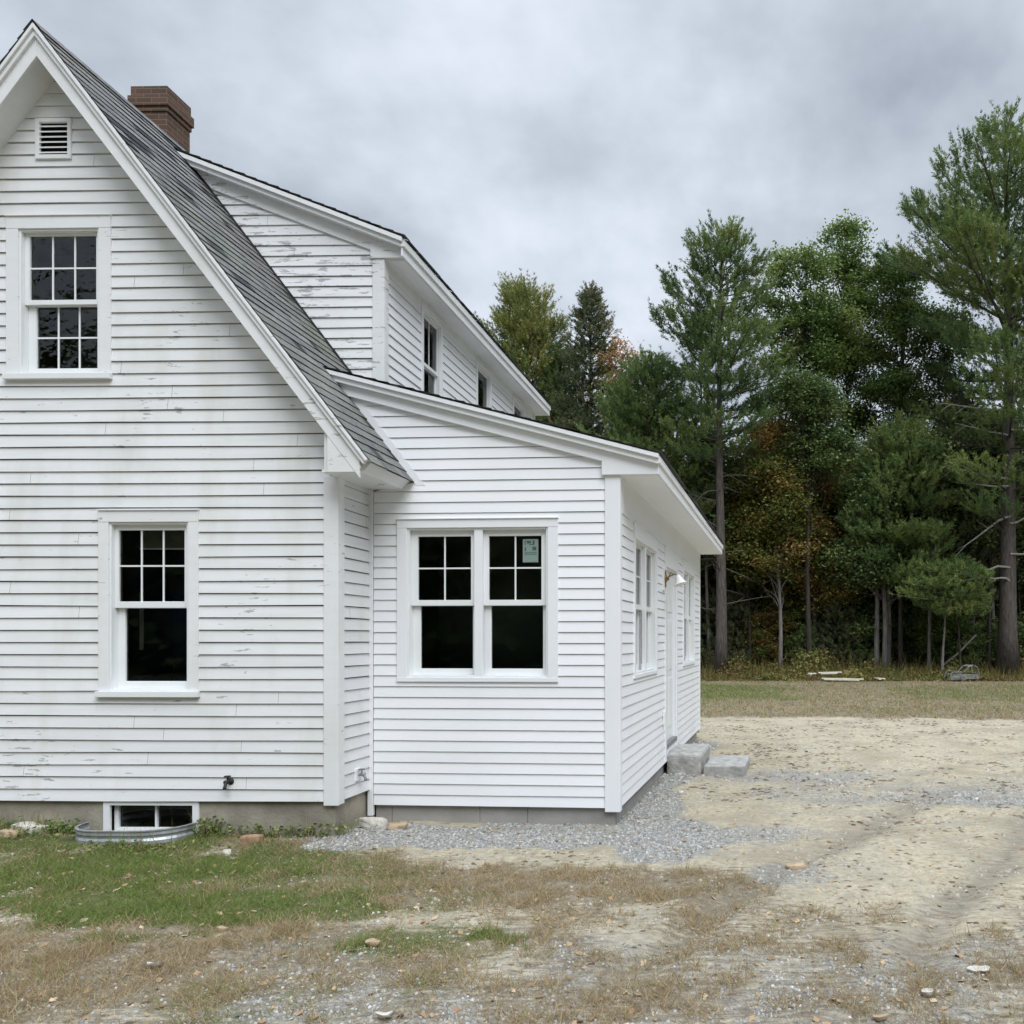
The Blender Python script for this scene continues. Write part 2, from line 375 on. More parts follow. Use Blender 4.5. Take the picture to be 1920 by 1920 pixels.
def ell(x, y, u, v, ru, rv, soft=.35, rot=0.):
    """soft ellipse on the ground, centre and radii measured in metres from ground points"""
    cx, cy = G(u, v); ca, sa = math.cos(rot), math.sin(rot); a = (x-cx)*ca+(y-cy)*sa; b = -(x-cx)*sa+(y-cy)*ca
    return 1-sstep(1-soft, 1+soft, np.sqrt((a/ru)**2+(b/rv)**2))
def masks(x, y):
    mx = np.maximum; x0_, y0_ = x, y
    far_ = 1+1.5*sstep(12, 25, y)
    x = x+far_*(1.0*(fbm(x0_, y0_, .9, 4, 201)-.5)+.35*(fbm(x0_, y0_, 4.5, 3, 203)-.5)); y = y+far_*(.55*(fbm(x0_, y0_, 1.1, 4, 202)-.5)+.25*(fbm(x0_, y0_, 5., 3, 204)-.5))
    gr = mx(ell(x, y, 900, 1566, 1.95, .40, .5), ell(x, y, 1235, 1570, .65, .75)); gr = mx(gr, ell(x, y, 700, 1575, .6, .5))
    gr = mx(gr, (1-sstep(.15, .75, x+1.1-.055*(y-8.2)))*sstep(8, 8.3, y)*(1-sstep(14.5, 16, y))*sstep(-3, -2, x)*.85)
    gr = mx(gr, .60*ell(x, y, 1480, 1455, 2.3, .9, .8)); gr = mx(gr, .55*ell(x, y, 1580, 1490, 1.1, .9, .6)); gr = mx(gr, .6*ell(x, y, 1500, 1645, .5, .45, .6))
    gr = mx(gr, .56*ell(x, y, 1430, 1800, .45, .25, .8)); gr = mx(gr, .52*ell(x, y, 930, 1840, .7, .22, .8)); gr = mx(gr, .56*ell(x, y, 460, 1770, .4, .25, .8))
    gr = mx(gr, (.30+.42*fbm(x, y, 1.9, 4, 301))*(1-sstep(4.9, 5.8, y))); gr = mx(gr, .62*ell(x, y, 1400, 1560, 1.0, .5, .8)); gr = mx(gr, .6*ell(x, y, 1800, 1500, 1.3, .4, .8)); gr = mx(gr, .5*ell(x, y, 1850, 1480, 2.0, 1.2, .7))
    dry = mx(ell(x, y, 1000, 1665, 1.75, .60, .65), ell(x, y, 620, 1660, 1.0, .8, .6)); dry = mx(dry, .9*ell(x, y, 170, 1800, 1.7, .75)); dry = mx(dry, ell(x, y, 560, 1590, .55, .6)); dry = mx(dry, (.30+.36*fbm(x, y, 2.2, 4, 6))*(1-sstep(5.2, 6.6, y-.12*x))); dry = mx(dry, .8*ell(x, y, 560, 1565, .5, .5))
    dry = mx(dry, .62*ell(x, y, 1300, 1860, 1.4, .35, .6)); dry = mx(dry, .6*ell(x, y, 1700, 1830, 1.1, .35, .6)); dry = mx(dry, .55*ell(x, y, 1650, 1730, 1.0, .5, .7))
    dry = mx(dry, .6*ell(x, y, 700, 1850, 1.0, .4, .6)); dry = mx(dry, .55*ell(x, y, 1450, 1770, .8, .2, .6)); dry = mx(dry, .5*ell(x, y, 1180, 1700, 1.0, .7, .6))
    far = sstep(18.8, 20.6, y+1.6*(fbm(x, y, .5, 3, 31)-.5)+.05*np.abs(x)); dry = mx(dry, far)
    dry = mx(dry, 1-sstep(-9.5, -7.5, x)); dry = mx(dry, sstep(9, 13, np.abs(x-2)+2*(fbm(x, y, .3, 3, 3)-.5))*.9)
    gn = mx(np.maximum(ell(x, y, 170, 1640, 2.4, .95, .6), .9*ell(x, y, 120, 1572, 2.3, .55)), ell(x, y, 400, 1700, 1.0, .45)); gn = mx(gn, .95*ell(x, y, 880, 1762, .16, .08)); gn = mx(gn, .8*ell(x, y, 205, 1768, .22, .12))
    gn = mx(gn, .55*ell(x, y, 720, 1690, .7, .35, .7)); gn = mx(gn, .48*ell(x, y, 700, 1780, .7, .3, .6)); gn = mx(gn, .5*ell(x, y, 500, 1880, .8, .3, .6))
    X, Y = x, y
    gn = mx(gn, .74*(1-sstep(1.0, 7.5, np.abs(X+1.2)))*(1-sstep(2.5, 6.5, np.abs(Y-28.5)))); gn = mx(gn, .58*(1-sstep(2, 6, np.abs(X-9)))*(1-sstep(3, 5, np.abs(Y-28))))
    gn = mx(gn, .36*far); gn = mx(gn, (1-sstep(-13, -9, x))*.6)
    nz = fbm(x, y, 1.3, 4, 77); gn = np.where(y < 14, gn*(.30+1.35*fbm(x, y, 2.6, 4, 79)), gn)
    gr = np.clip(gr+.30*(nz-.5)*(gr > .02), 0, 1); dry = np.clip(dry+.6*(nz-.5)+.35*(fbm(x, y, 4.2, 3, 78)-.5), 0, 1); gn = np.clip(gn-.35*(nz-.5)*(gn > .02), 0, 1)
    dry = dry*(1-.9*sstep(.55, .9, gr)*(y < 17))
    wood = sstep(34.6, 37.5, y+2.0*(fbm(x, y, .35, 3, 4)-.5))
    return gr, dry, gn, wood
def axis(lo, hi, step, far0, far1, g=1.09):
    a = list(np.arange(lo, hi, step)); d = step; q = a[-1]
    while q < far1: d *= g; q += d; a.append(q)
    b = []; d = step; q = lo
    while q > far0: d *= g; q -= d; b.append(q)
    return np.array(b[::-1]+a)
gx = axis(-8, 9, .06, -900, 900); gy = axis(3.2, 16, .06, -700, 1500)
GX, GY = np.meshgrid(gx, gy); nx, ny = len(gx), len(gy)
GZ = terrain(GX, GY)
well_in = (np.abs(GX+5.60) < .46) & (GY > 7.52) & (GY < 7.95)
GZ = np.where(well_in, GZ-.12, GZ)
idx = np.arange(nx*ny).reshape(ny, nx)
Fq = np.stack([idx[:-1, :-1].ravel(), idx[:-1, 1:].ravel(), idx[1:, 1:].ravel(), idx[1:, :-1].ravel()], 1)
ground = np_mesh('ground', np.stack([GX.ravel(), GY.ravel(), GZ.ravel()], 1), Fq, None, 'ground', kind='structure')
for nm, a in zip(('m_gravel', 'm_dry', 'm_green', 'm_wood'), masks(GX.ravel(), GY.ravel())):
    ground.data.attributes.new(nm, 'FLOAT', 'POINT').data.foreach_set('value', a.astype(np.float32))
ground.data.attributes.new('m_rut', 'FLOAT', 'POINT').data.foreach_set('value', rut(GX.ravel(), GY.ravel()).astype(np.float32))
ground.data.polygons.foreach_set('use_smooth', [True]*len(ground.data.polygons))

# ------------------------------------------------------------------ the house
HO, HS = (-3.727, 7.723), .0226
house = empty('farmhouse', (HO[0], HO[1], 0), -math.atan(HS), label='white clapboard farmhouse with steep gable, shed dormer and low side addition', cat='house')
AO, AR = (2.552, .535), math.atan(.0645)-math.atan(HS)
def AX(x, y):   # addition frame (origin: its near right corner) -> house frame
    c, s = math.cos(-AR), math.sin(-AR); return AO[0]+x*c-y*s, AO[1]+x*s+y*c
RIDGE_X, RIDGE_Z, SL = -2.626, 7.438, 1.296
def zroof(x): return RIDGE_Z-SL*abs(x-RIDGE_X)
HLEN = 8.3
def zdorm(x): return 6.244-.389*(x-.056)
def zadd(x): return 3.663-.2665*(x-.421)

def clap(mb, fm, zb, zt, exp, left, right, holes=(), lip=.014, A=.0015, seg=.9, seed=1, gap=.0068, back=None):
    """lapped boards: each course a thin wedge with a real butt edge"""
    R = random.Random(seed); z = zb
    while z < zt-.004:
        z1 = min(z+exp, zt); ph = R.random()*9; k1 = 1.1+R.random(); tone = max(0, min(1, R.gauss(.35, .3))); aj = A*(.5+R.random()*1.2)
        cuts = sorted({z, z1} | {h for H in holes for h in H[2:] if z+.001 < h < z1-.001})
        joints = []; jx = -9+R.random()*3.5
        while jx < 9 and A > .001: joints.append(jx); jx += 2.8+R.random()*3.6
        for za, zc in zip(cuts[:-1], cuts[1:]):
            zm = (za+zc)/2; top = zc-(gap if zc == z1 else 0)
            if right(zm)-left(zm) < .01: continue
            la, ra, lc, rc = left(za), right(za), left(zc), right(zc)
            if rc < lc: lc = rc = (lc+rc)/2
            iv = [(la, lc, ra, rc)]
            for hx0, hx1, hz0, hz1 in holes:
                if hz0 <= zm <= hz1:
                    nv = []
                    for a0, c0, a1, c1 in iv:
                        if hx1 <= min(a0, c0) or hx0 >= max(a1, c1): nv.append((a0, c0, a1, c1)); continue
                        if hx0 > a0: nv.append((a0, c0, hx0, hx0))
                        if hx1 < a1: nv.append((hx1, hx1, a1, c1))
                    iv = nv
            for jx in joints:
                nv = []
                for a0, c0, a1, c1 in iv:
                    if max(a0, c0)+.15 < jx < min(a1, c1)-.15: nv += [(a0, c0, jx-.0012, jx-.0012), (jx+.0012, jx+.0012, a1, c1)]
                    else: nv.append((a0, c0, a1, c1))
                iv = nv
            for a0, c0, a1, c1 in iv:
                tone = max(0, min(1, tone+R.gauss(0, .12)))
                n = max(1, int((a1-a0)/seg)); oa = .004+lip*(1-(za-z)/exp); oc = .004+lip*(1-(top-z)/exp)
                pa, pc, pb, pt = [], [], [], []
                if back is not None: back.quad(fm(a0, -.022, za), fm(a1, -.022, za), fm(c1, -.022, zc), fm(c0, -.022, zc))  # dark sheet seen through the gaps, paints the shade under the laps
                for i in range(n+1):
                    s = i/n; xa = a0+(a1-a0)*s; xc = c0+(c1-c0)*s
                    j = aj*math.sin(xa*k1+ph) if za == z else 0
                    pa.append(mb.p(*fm(xa, oa, za+j))); pc.append(mb.p(*fm(xc, oc, top)))
                    if za == z: pb.append(mb.p(*fm(xa, -.02, za+j+.001)))
                    if zc == z1: pt.append(mb.p(*fm(xc, -.02, top-.001)))
                for i in range(n):
                    mb.face((pa[i], pa[i+1], pc[i+1], pc[i]), tone)
                    if pb: mb.face((pb[i], pb[i+1], pa[i+1], pa[i]), tone)
                    if pt: mb.face((pc[i], pc[i+1], pt[i+1], pt[i]), tone)
        z = z1
fH = lambda a, o, z: (a, -o, z)                 # house front, outward is -y
fS = lambda b, o, z: (o, b, z)                  # house side, outward +x
fD = lambda b, o, z: (-.213+o, b, z)            # dormer side
DY = 1.43
fC = lambda a, o, z: (a, DY-o, z)               # dormer cheek
fA = lambda a, o, z: (*AX(a, -o), z)            # addition front
fB = lambda b, o, z: (*AX(o, b), z)             # addition side

# openings (a0, a1, z0, z1), in each wall's own measure
UP = (-3.02, -2.25, 4.345, 5.71); LO = (-2.155, -1.398, 1.365, 2.95); VENT = (-2.83, -2.53, 6.38, 6.72)
TW = (-2.149, -.71, 1.47, 2.97)
SW1 = (.80, 2.20, 1.47, 2.95); SW2 = (4.93, 6.36, 1.47, 2.95); DOOR = (3.05, 4.07, .36, 2.85)
DW = [(2.50, 3.06, 4.75, 5.92), (4.50, 5.08, 4.75, 5.92), (6.34, 6.94, 4.75, 5.92)]

HL = 2*RIDGE_X                                   # left corner of the gable
def edgeR(z): return min(-.06, RIDGE_X+(RIDGE_Z-.24-z)/SL)
def edgeL(z): return max(HL+.06, RIDGE_X-(RIDGE_Z-.24-z)/SL)
mb = MB(); bk = MB(); clap(mb, fH, .335, RIDGE_Z-.25, .1147, edgeL, edgeR, [UP, LO, VENT], seed=3, A=.0028, back=bk)
w_ = mb.build('gable_wall', 'old_paint', house, fix=False); bk.build('lap_shadow_backing', 'lap_shadow', w_, fix=False)
mb = MB(); bk = MB(); clap(mb, fS, .335, 3.40, .1147, lambda z: .06, lambda z: HLEN, seed=4, A=.0028, back=bk); w_ = mb.build('side_wall', 'old_paint', house, fix=False); bk.build('lap_shadow_backing', 'lap_shadow', w_, fix=False)
mb = MB()   # far sides, closed plainly
mb.quad((HL, 0, .3), (HL, HLEN, .3), (HL, HLEN, 3.9), (HL, 0, 3.9)); mb.quad((HL, HLEN, .3), (0, HLEN, .3), (0, HLEN, 3.9), (HL, HLEN, 3.9))
mb.face([mb.p(HL, HLEN, 3.9), mb.p(0, HLEN, 3.9), mb.p(RIDGE_X, HLEN, RIDGE_Z-.1)])
mb.build('rear_wall', 'old_paint', house, fix=False)
def lC(z): return RIDGE_X+(RIDGE_Z-z)/SL+.015
mb = MB(); bk = MB(); clap(mb, fC, 3.7, 7.0, .1147, lC, lambda z: min(-.213-.10, .056-(z+.20-6.244)/.389), seed=8, A=.003, back=bk)
w_ = mb.build('dormer_cheek', 'worn_paint', house, fix=False, label='peeling end wall of the dormer'); bk.build('lap_shadow_backing', 'lap_shadow', w_, fix=False)
mb = MB(); bk = MB(); clap(mb, fD, 3.9, 5.93, .1147, lambda z: DY+.06, lambda z: 7.6, DW, seed=9, back=bk); w_ = mb.build('dormer_wall', 'mid_paint', house, fix=False); bk.build('lap_shadow_backing', 'lap_shadow', w_, fix=False)
mb = MB(); mb.quad((-.213, 7.68, 3.7), (-2.6, 7.68, 3.7), (-2.6, 7.68, 7.1), (-.213, 7.68, 6.2)); mb.build('dormer_cheek', 'mid_paint', house, fix=False)

# addition walls
def lAd(z): return -2.50 if z < 3.42 else RIDGE_X-AO[0]+(RIDGE_Z-z)/SL+.085
mb = MB(); bk = MB(); clap(mb, fA, .18, 4.55, .109, lAd, lambda z: min(-.13, .421-(z+.165-3.663)/.2665), [TW], seed=5, lip=.011, A=.0006, gap=.0042, back=bk)
w_ = mb.build('addition_wall', 'new_paint', house, fix=False, label='freshly painted end wall of the addition'); bk.build('lap_shadow_backing', 'lap_shadow', w_, fix=False)
mb = MB(); bk = MB(); clap(mb, fB, .18, 3.13, .109, lambda z: .065, lambda z: 7.28, [SW1, SW2, DOOR], seed=6, lip=.011, A=.0006, gap=.0042, back=bk); w_ = mb.build('addition_wall', 'new_paint', house, fix=False); bk.build('lap_shadow_backing', 'lap_shadow', w_, fix=False)
mb = MB(); mb.xf = AX; mb.quad((-3.2, 7.34, .1), (0, 7.34, .1), (0, 7.34, 3.6), (-3.2, 7.34, 4.4)); mb.build('addition_rear_wall', 'new_paint', house, fix=False)

# foundations
mb = MB()
ex0, ex1 = -2.226, -1.315
mb.box(HL+.03, ex0, .02, .3, -.3, .335); mb.box(ex1, -.03, .02, .3, -.3, .335); mb.box(-.25, -.03, .301, HLEN, -.3, .334)
mb.box(ex0, ex1, .02, .3, -.3, .02)
mb.build('foundation', 'concrete', house, bevel=.006)
mb = MB(AX)
xs = [-2.50, -2.33, -1.42, -.93, -.045]
for i in range(len(xs)-1): mb.box(xs[i]+.002, xs[i+1]-.002, .03, .25, -.3, .182)
ys = [.252]+[.9+.4*k for k in range(17)]
for i in range(len(ys)-1): mb.box(-.25, -.045, ys[i]+.002, min(ys[i+1], 7.3)-.002, -.3, .181)
mb.build('foundation', 'new_concrete', house, bevel=.004)

# corner boards and trim boards
def cb(name, m, boxes, xf=None, bevel=.004, **k):
    q = MB(xf)
    for b in boxes: q.box(*b)
    return q.build(name, m, house, bevel=bevel, **k)
cb('corner_board', 'old_trim', [(-.116, .022, -.024, 0, .30, 3.37), (-.001, .0215, .001, .10, .302, 3.368)])
cb('corner_board', 'old_trim', [(HL-.02, HL+.116, -.024, .09, .30, 3.37)])
cb('corner_board', 'worn_paint', [(-.324, -.190, DY-.024, DY, 3.9, 6.06), (-.212, -.1905, DY+.001, DY+.09, 3.9, 6.06)])
cb('corner_board', 'mid_paint', [(-.23, -.19, 7.56, 7.70, 3.9, 6.06)])
cb('corner_board', 'new_trim', [(-.134, .020, -.024, 0, .14, 3.49), (-.001, .0195, .001, .075, .142, 3.476)], AX)
cb('corner_board', 'new_trim', [(-2.56, -2.505, -.024, .02, .07, 3.40)], AX)
cb('corner_board', 'new_trim', [(-.05, .020, 7.26, 7.36, .142, 3.476)], AX)
cb('frieze_board', 'new_trim', [(.0, .0185, .08, 7.26, 3.12, 3.476)], AX)
cb('frieze_board', 'mid_paint', [(-.212, -.196, DY+.09, 7.56, 5.925, 6.05)])

# main roof: shingled slopes, rake boards, soffits
def shingles(name, fm, y0, y1, slen, exp=.135, tab=.30, thick=.0085, seed=2, sag=.006):
    """fm(y, s, o): y along the eave, s down the slope, o above the deck"""
    R = random.Random(seed); q = MB(); n = int(slen/exp)+1
    for k in range(n):
        s0 = max(0, slen-(k+1)*exp-.03); s1 = slen-k*exp+.0; y = y0+(0 if k % 2 else -tab/2)
        drift = R.gauss(0, .004)
        while y < y1:
            w = tab*R.choice((.5, 1, 1, .75)); a, b = max(y, y0), min(y+w-.004, y1); y += w
            if b-a < .02: continue
            t = max(0, min(1, R.gauss(.5, .3))); e = drift+R.gauss(0, .003)+sag*math.sin(a*1.7+k*.3); o1 = thick+R.random()*.006+.002; o0 = .002
            p = [q.p(*fm(a, s0, o0)), q.p(*fm(b, s0, o0)), q.p(*fm(b, s1+e, o1)), q.p(*fm(a, s1+e, o1)), q.p(*fm(b, s1+e, 0)), q.p(*fm(a, s1+e, 0))]
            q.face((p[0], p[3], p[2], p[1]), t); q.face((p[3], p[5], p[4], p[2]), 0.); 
    return q.build(name, 'shingle', house, fix=False)
cs, sn = 1/math.hypot(1, SL), SL/math.hypot(1, SL)
fR = lambda y, s, o: (RIDGE_X+s*cs+o*sn, y, RIDGE_Z-s*sn+o*cs)
fL = lambda y, s, o: (RIDGE_X-s*cs-o*sn, y, RIDGE_Z-s*sn+o*cs)
SLEN = (.47-RIDGE_X)/cs
roof = shingles('roof', fR, -.315, HLEN+.25, SLEN, seed=11)
r2 = shingles('roof', fL, -.315, HLEN+.25, SLEN, seed=12)
q = MB()   # ridge cap shingles
R = random.Random(5); y = -.315
while y < HLEN+.2:
    for sg in (-1, 1):
        q.quad((RIDGE_X, y, RIDGE_Z+.022), (RIDGE_X+sg*.085, y, RIDGE_Z+.022-.085*SL*.92), (RIDGE_X+sg*.085, y+.2, RIDGE_Z+.026-.085*SL*.92), (RIDGE_X, y+.2, RIDGE_Z+.026), R.random())
    y += .15
q.build('ridge_cap', 'shingle', house, fix=False)
# deck and soffit body under the shingles
q = MB()
for sg in (1, -1):
    X = lambda d: RIDGE_X+sg*d
    E = .42-RIDGE_X
    q.prism([(X(0), RIDGE_Z-.005), (X(E), zroof(X(E))-.005), (X(E), zroof(X(E))-.03), (X(0), RIDGE_Z-.03)], fH, -HLEN-.2, .29)
q.build('roof_deck', 'old_trim', house)
q = MB()
for sg in (1, -1):
    X = lambda d: RIDGE_X+sg*d
    E = -RIDGE_X+.05
    q.prism([(X(0), RIDGE_Z-.235), (X(E), zroof(X(E))-.235), (X(E), zroof(X(E))-.25), (X(0), RIDGE_Z-.25)], fH, -.05, .262)
q.build('soffit', 'old_trim', house)
def rake(name, m, path, fm, o, w0, w1, th, parent=house, bevel=.004):
    """board following path (a, z) tops, from w0 to w1 below them; o front offset, th thickness"""
    q = MB()
    for (a0, z0), (a1, z1) in zip(path[:-1], path[1:]):
        q.prism([(a0, z0-w0), (a1, z1-w0), (a1, z1-w1), (a0, z0-w1)], fm, o-th, o)
    return q.build(name, m, parent, bevel=bevel)
XE = .442
for sg in (1, -1):
    X = lambda d: RIDGE_X+sg*d
    E = XE-RIDGE_X
    rake('rake_board', 'old_trim', [(X(0), RIDGE_Z), (X(E-.10), zroof(X(E-.10)))], fH, .270, .11, .285, .03)
    q = MB()
    # crown: bedmould step, cove and fillet
    q.prism([(X(0), RIDGE_Z-.006), (X(E-.006), zroof(X(E-.006))-.006), (X(E-.03), zroof(X(E-.03))-.055), (X(0), RIDGE_Z-.055)], fH, .262, .312)
    q.prism([(X(0), RIDGE_Z-.0551), (X(E-.03), zroof(X(E-.03))-.0551), (X(E-.06), zroof(X(E-.06))-.115), (X(0), RIDGE_Z-.115)], fH, .262, .294)
    q.build('rake_moulding', 'old_trim', house, bevel=.004)
    # cornice return
    q = MB(); q.prism([(X(E-3.015+2.626), 3.40) if 0 else (X(2.626+.045), 3.36), (X(2.626+.335), 3.36), (X(2.626+.352), 3.41), (X(2.626+.27), zroof(X(2.626+.27))-.15), (X(2.626+.045), zroof(X(2.626+.045))-.2)], fH, .235, .266)
    q.build('cornice_return', 'old_trim', house, bevel=.003)
    # boxed eave
    q = MB(); pe = [(X(2.626), 3.363), (X(2.626+.352), 3.363), (X(2.626+.435), 3.452), (X(2.626), zroof(X(2.626))-.06)]
    a = [q.p(x, -.234, z) for x, z in pe]; b = [q.p(x, HLEN+.2 if sg < 0 else .66, z) for x, z in pe]
    q.face(a); q.face(b[::-1])
    for k in range(4): q.face((a[k], a[(k+1) % 4], b[(k+1) % 4], b[k]))
    q.build('eave_box', 'old_trim', house, bevel=.003)
q = MB(); q.box(-.02, .06, -.232, 0, 3.366, 3.39); q.build('soffit', 'old_trim', house)

# dormer roof and trim
ds_, dc_ = .389/math.hypot(1, .389), 1/math.hypot(1, .389)
fDR = lambda y, s, o: (-2.5+s*dc_+o*ds_, y, zdorm(-2.5)-s*ds_+o*dc_+.012)
shingles('dormer_roof', fDR, DY-.155, 7.86, (.08+2.5)/dc_, seed=21)
q = MB(); q.prism([(-2.46, zdorm(-2.46)-.002), (.05, zdorm(.05)-.002), (.05, zdorm(.05)-.02), (-2.40, zdorm(-2.40)-.02)], fH, -7.83, -(DY-.13)); q.build('dormer_roof_deck', 'mid_paint', house)
q = MB(); q.prism([(-2.46, zdorm(-2.46)-.004), (.054, zdorm(.054)-.004), (.052, zdorm(.052)-.055), (-2.36, zdorm(-2.36)-.055)], fC, .06, .145)
q.prism([(-2.36, zdorm(-2.36)-.0551), (.052, zdorm(.052)-.0551), (.045, zdorm(.045)-.105), (-2.3, zdorm(-2.3)-.105)], fC, .0, .118)
q.build('rake_moulding', 'mid_paint', house, bevel=.004)
q = MB(); q.prism([(-2.3, zdorm(-2.3)-.10), (-.10, zdorm(-.10)-.10), (-.10, zdorm(-.10)-.245), (-2.12, zdorm(-2.12)-.245)], fC, .0, .034); q.build('rake_board', 'worn_paint', house, bevel=.004)
q = MB(); q.prism([(-.34, zdorm(-.34)-.102), (.04, zdorm(.04)-.102), (.03, 6.06), (-.34, 6.06)], fC, .0, .040); q.build('cornice_return', 'worn_paint', house, bevel=.003)
q = MB(); q.box(-.213, .025, DY-.001, 7.78, 6.045, 6.062); q.build('soffit', 'mid_paint', house)
q = MB(); q.box(.026, .046, DY-.10, 7.82, 6.05, 6.222); q.box(.0462, .068, DY-.11, 7.83, 6.15, 6.226); q.build('fascia', 'mid_paint', house, bevel=.003)
q = MB(); q.box(-.25, .025, 7.70, 7.78, 6.063, 6.3); q.build('fascia', 'mid_paint', house)
# step flashing along the foot of the dormer cheek
q = MB(); q.prism([(a, zroof(a)+dz) for a, dz in ((-2.35, .012), (-.32, .012), (-.32, .05), (-2.35, .05))], fC, 0, .028); q.build('flashing', 'iron', house)

# addition roof and trim
as_, ac_ = .2665/math.hypot(1, .2665), 1/math.hypot(1, .2665)
def fAR(y, s, o):
    x, yy = AX(-3.9+s*ac_+o*as_, y); return (x, yy, zadd(-3.9)-s*as_+o*ac_+.010)
shingles('addition_roof', fAR, -.135, 7.72, (.445+3.9)/ac_, seed=31)
q = MB(); q.prism([(-3.3, zadd(-3.3)-.002), (.41, zadd(.41)-.002), (.41, zadd(.41)-.02), (-3.3, zadd(-3.3)-.02)], fA, -7.68, .10); q.build('addition_roof_deck', 'new_trim', house)
lx = -3.02
q = MB(); q.prism([(lx, zadd(lx)-.003), (.419, zadd(.419)-.003), (.417, zadd(.417)-.045), (lx+.03, zadd(lx+.03)-.045)], fA, .02, .125)
q.prism([(lx+.03, zadd(lx+.03)-.0451), (.417, zadd(.417)-.0451), (.41, zadd(.41)-.098), (lx+.07, zadd(lx+.07)-.098)], fA, .0, .100)
q.build('rake_moulding', 'new_trim', house, bevel=.003)
q = MB(); q.prism([(lx+.08, zadd(lx+.08)-.0981), (-.16, zadd(-.16)-.0981), (-.16, zadd(-.16)-.205), (lx+.16, zadd(lx+.16)-.205)], fA, .0, .052)
q.prism([(-.16, zadd(-.16)-.0981), (.395, zadd(.395)-.0981), (.39, 3.476), (-.16, 3.476)], fA, .0, .0521)
q.build('rake_board', 'new_trim', house, bevel=.003)
q = MB(); q.prism([(RIDGE_X-AO[0]+(RIDGE_Z-z)/SL+d, z) for z, d in ((3.40, 0), (3.40, .10), (4.50, .10), (4.50, 0))], fA, 0, .012); q.build('trim_board', 'new_trim', house)
q = MB(AX); q.box(.0, .39, -.001, 7.62, 3.474, 3.490); q.build('soffit', 'new_trim', house)
q = MB(AX); q.box(.391, .409, -.052, 7.64, 3.476, 3.62); q.box(.4091, .428, -.10, 7.66, 3.575, 3.645); q.build('fascia', 'new_trim', house, bevel=.003)
q = MB(AX); q.prism([(.0, 3.49), (.39, 3.49), (.40, 3.64), (0, 3.74)], lambda a, o, z: (a, -o, z), -7.64, -7.60); q.build('cornice_return', 'new_trim', house)

# ------------------------------------------------------------------ windows
def window(fm, hole, casing, mat, sashes, label=None, head=None, sill=True, room='dark_room', proud=.026, depth=.07, glassmat='glass', extra=None, jamb=.02, cas='new_trim', well=1.0):
    """hole (a0,a1,z0,z1); casing = board width; sashes: list of (a0,a1,z0,z1,cols,rows,recess) glass areas"""
    a0, a1, z0, z1 = hole; cw = casing; head = head or cw
    q = MB()
    def bx(q, xa, xb, o0, o1, za, zb):
        q.prism([(xa, za), (xb, za), (xb, zb), (xa, zb)], fm, o0, o1)
    bx(q, a0-cw, a0, .0, proud, z0-.0, z1); bx(q, a1, a1+cw, .0, proud, z0-.0, z1); bx(q, a0-cw, a1+cw, .0, proud+.002, z1, z1+head)
    bx(q, a0-cw-.004, a1+cw+.004, .0, proud+.014, z1+head, z1+head+.012)
    w = q.build('window', cas, house, bevel=.003, label=label)
    if sill is not None:
        q = MB(); t = .055 if sill else .045
        bx(q, a0-cw-.012 if sill else a0-cw, a1+cw+.012 if sill else a1+cw, -.02, proud+(.03 if sill else .004), z0-t, z0-.0005); q.build('sill', cas, w, bevel=.004)
    # frame lining the opening
    q = MB(); d = -depth-.06
    bx(q, a0, a0+jamb, d, .012, z0, z1); bx(q, a1-jamb, a1, d, .012, z0, z1); bx(q, a0+jamb, a1-jamb, d, .0118, z1-jamb, z1); bx(q, a0+jamb, a1-jamb, d, .0122, z0, z0+jamb)
    q.build('window_frame', 'vinyl', w, bevel=.002)
    for i, (ga, gb, gz0, gz1, nc, nr, rec) in enumerate(sashes):
        q = MB(); la, lb, lz0, lz1 = sashes_edge(sashes, i, hole, jamb)
        o1 = -rec; o0 = -rec-.035
        bx(q, la, ga, o0, o1, lz0, lz1); bx(q, gb, lb, o0, o1, lz0, lz1); bx(q, ga, gb, o0, o1-.0003, gz1, lz1); bx(q, ga, gb, o0, o1-.0003, lz0, gz0)
        q.build('sash', 'vinyl', w, bevel=.003)
        q = MB(); q.quad(fm(ga, o1-.02, gz0), fm(gb, o1-.02, gz0), fm(gb, o1-.02, gz1), fm(ga, o1-.02, gz1)); q.build('glass', glassmat, w, fix=False)
        if nc > 1 or nr > 1:
            q = MB(); mw = .0075
            for k in range(1, nc): c = ga+(gb-ga)*k/nc; bx(q, c-mw, c+mw, o1-.0195, o1-.013, gz0, gz1)
            for k in range(1, nr): c = gz0+(gz1-gz0)*k/nr; bx(q, ga, gb, o1-.0194, o1-.0132, c-mw, c+mw)
            q.build('muntins', 'vinyl', w)
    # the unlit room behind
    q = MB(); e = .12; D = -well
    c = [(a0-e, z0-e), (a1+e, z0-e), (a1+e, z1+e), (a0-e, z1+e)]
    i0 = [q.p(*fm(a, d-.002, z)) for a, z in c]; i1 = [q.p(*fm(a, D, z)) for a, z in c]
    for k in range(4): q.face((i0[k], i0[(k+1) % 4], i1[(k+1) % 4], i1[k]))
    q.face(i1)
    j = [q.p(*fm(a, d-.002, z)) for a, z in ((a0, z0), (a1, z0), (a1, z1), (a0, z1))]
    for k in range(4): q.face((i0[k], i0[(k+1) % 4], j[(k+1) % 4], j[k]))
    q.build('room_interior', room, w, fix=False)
    if extra: extra(w, bx)
    return w
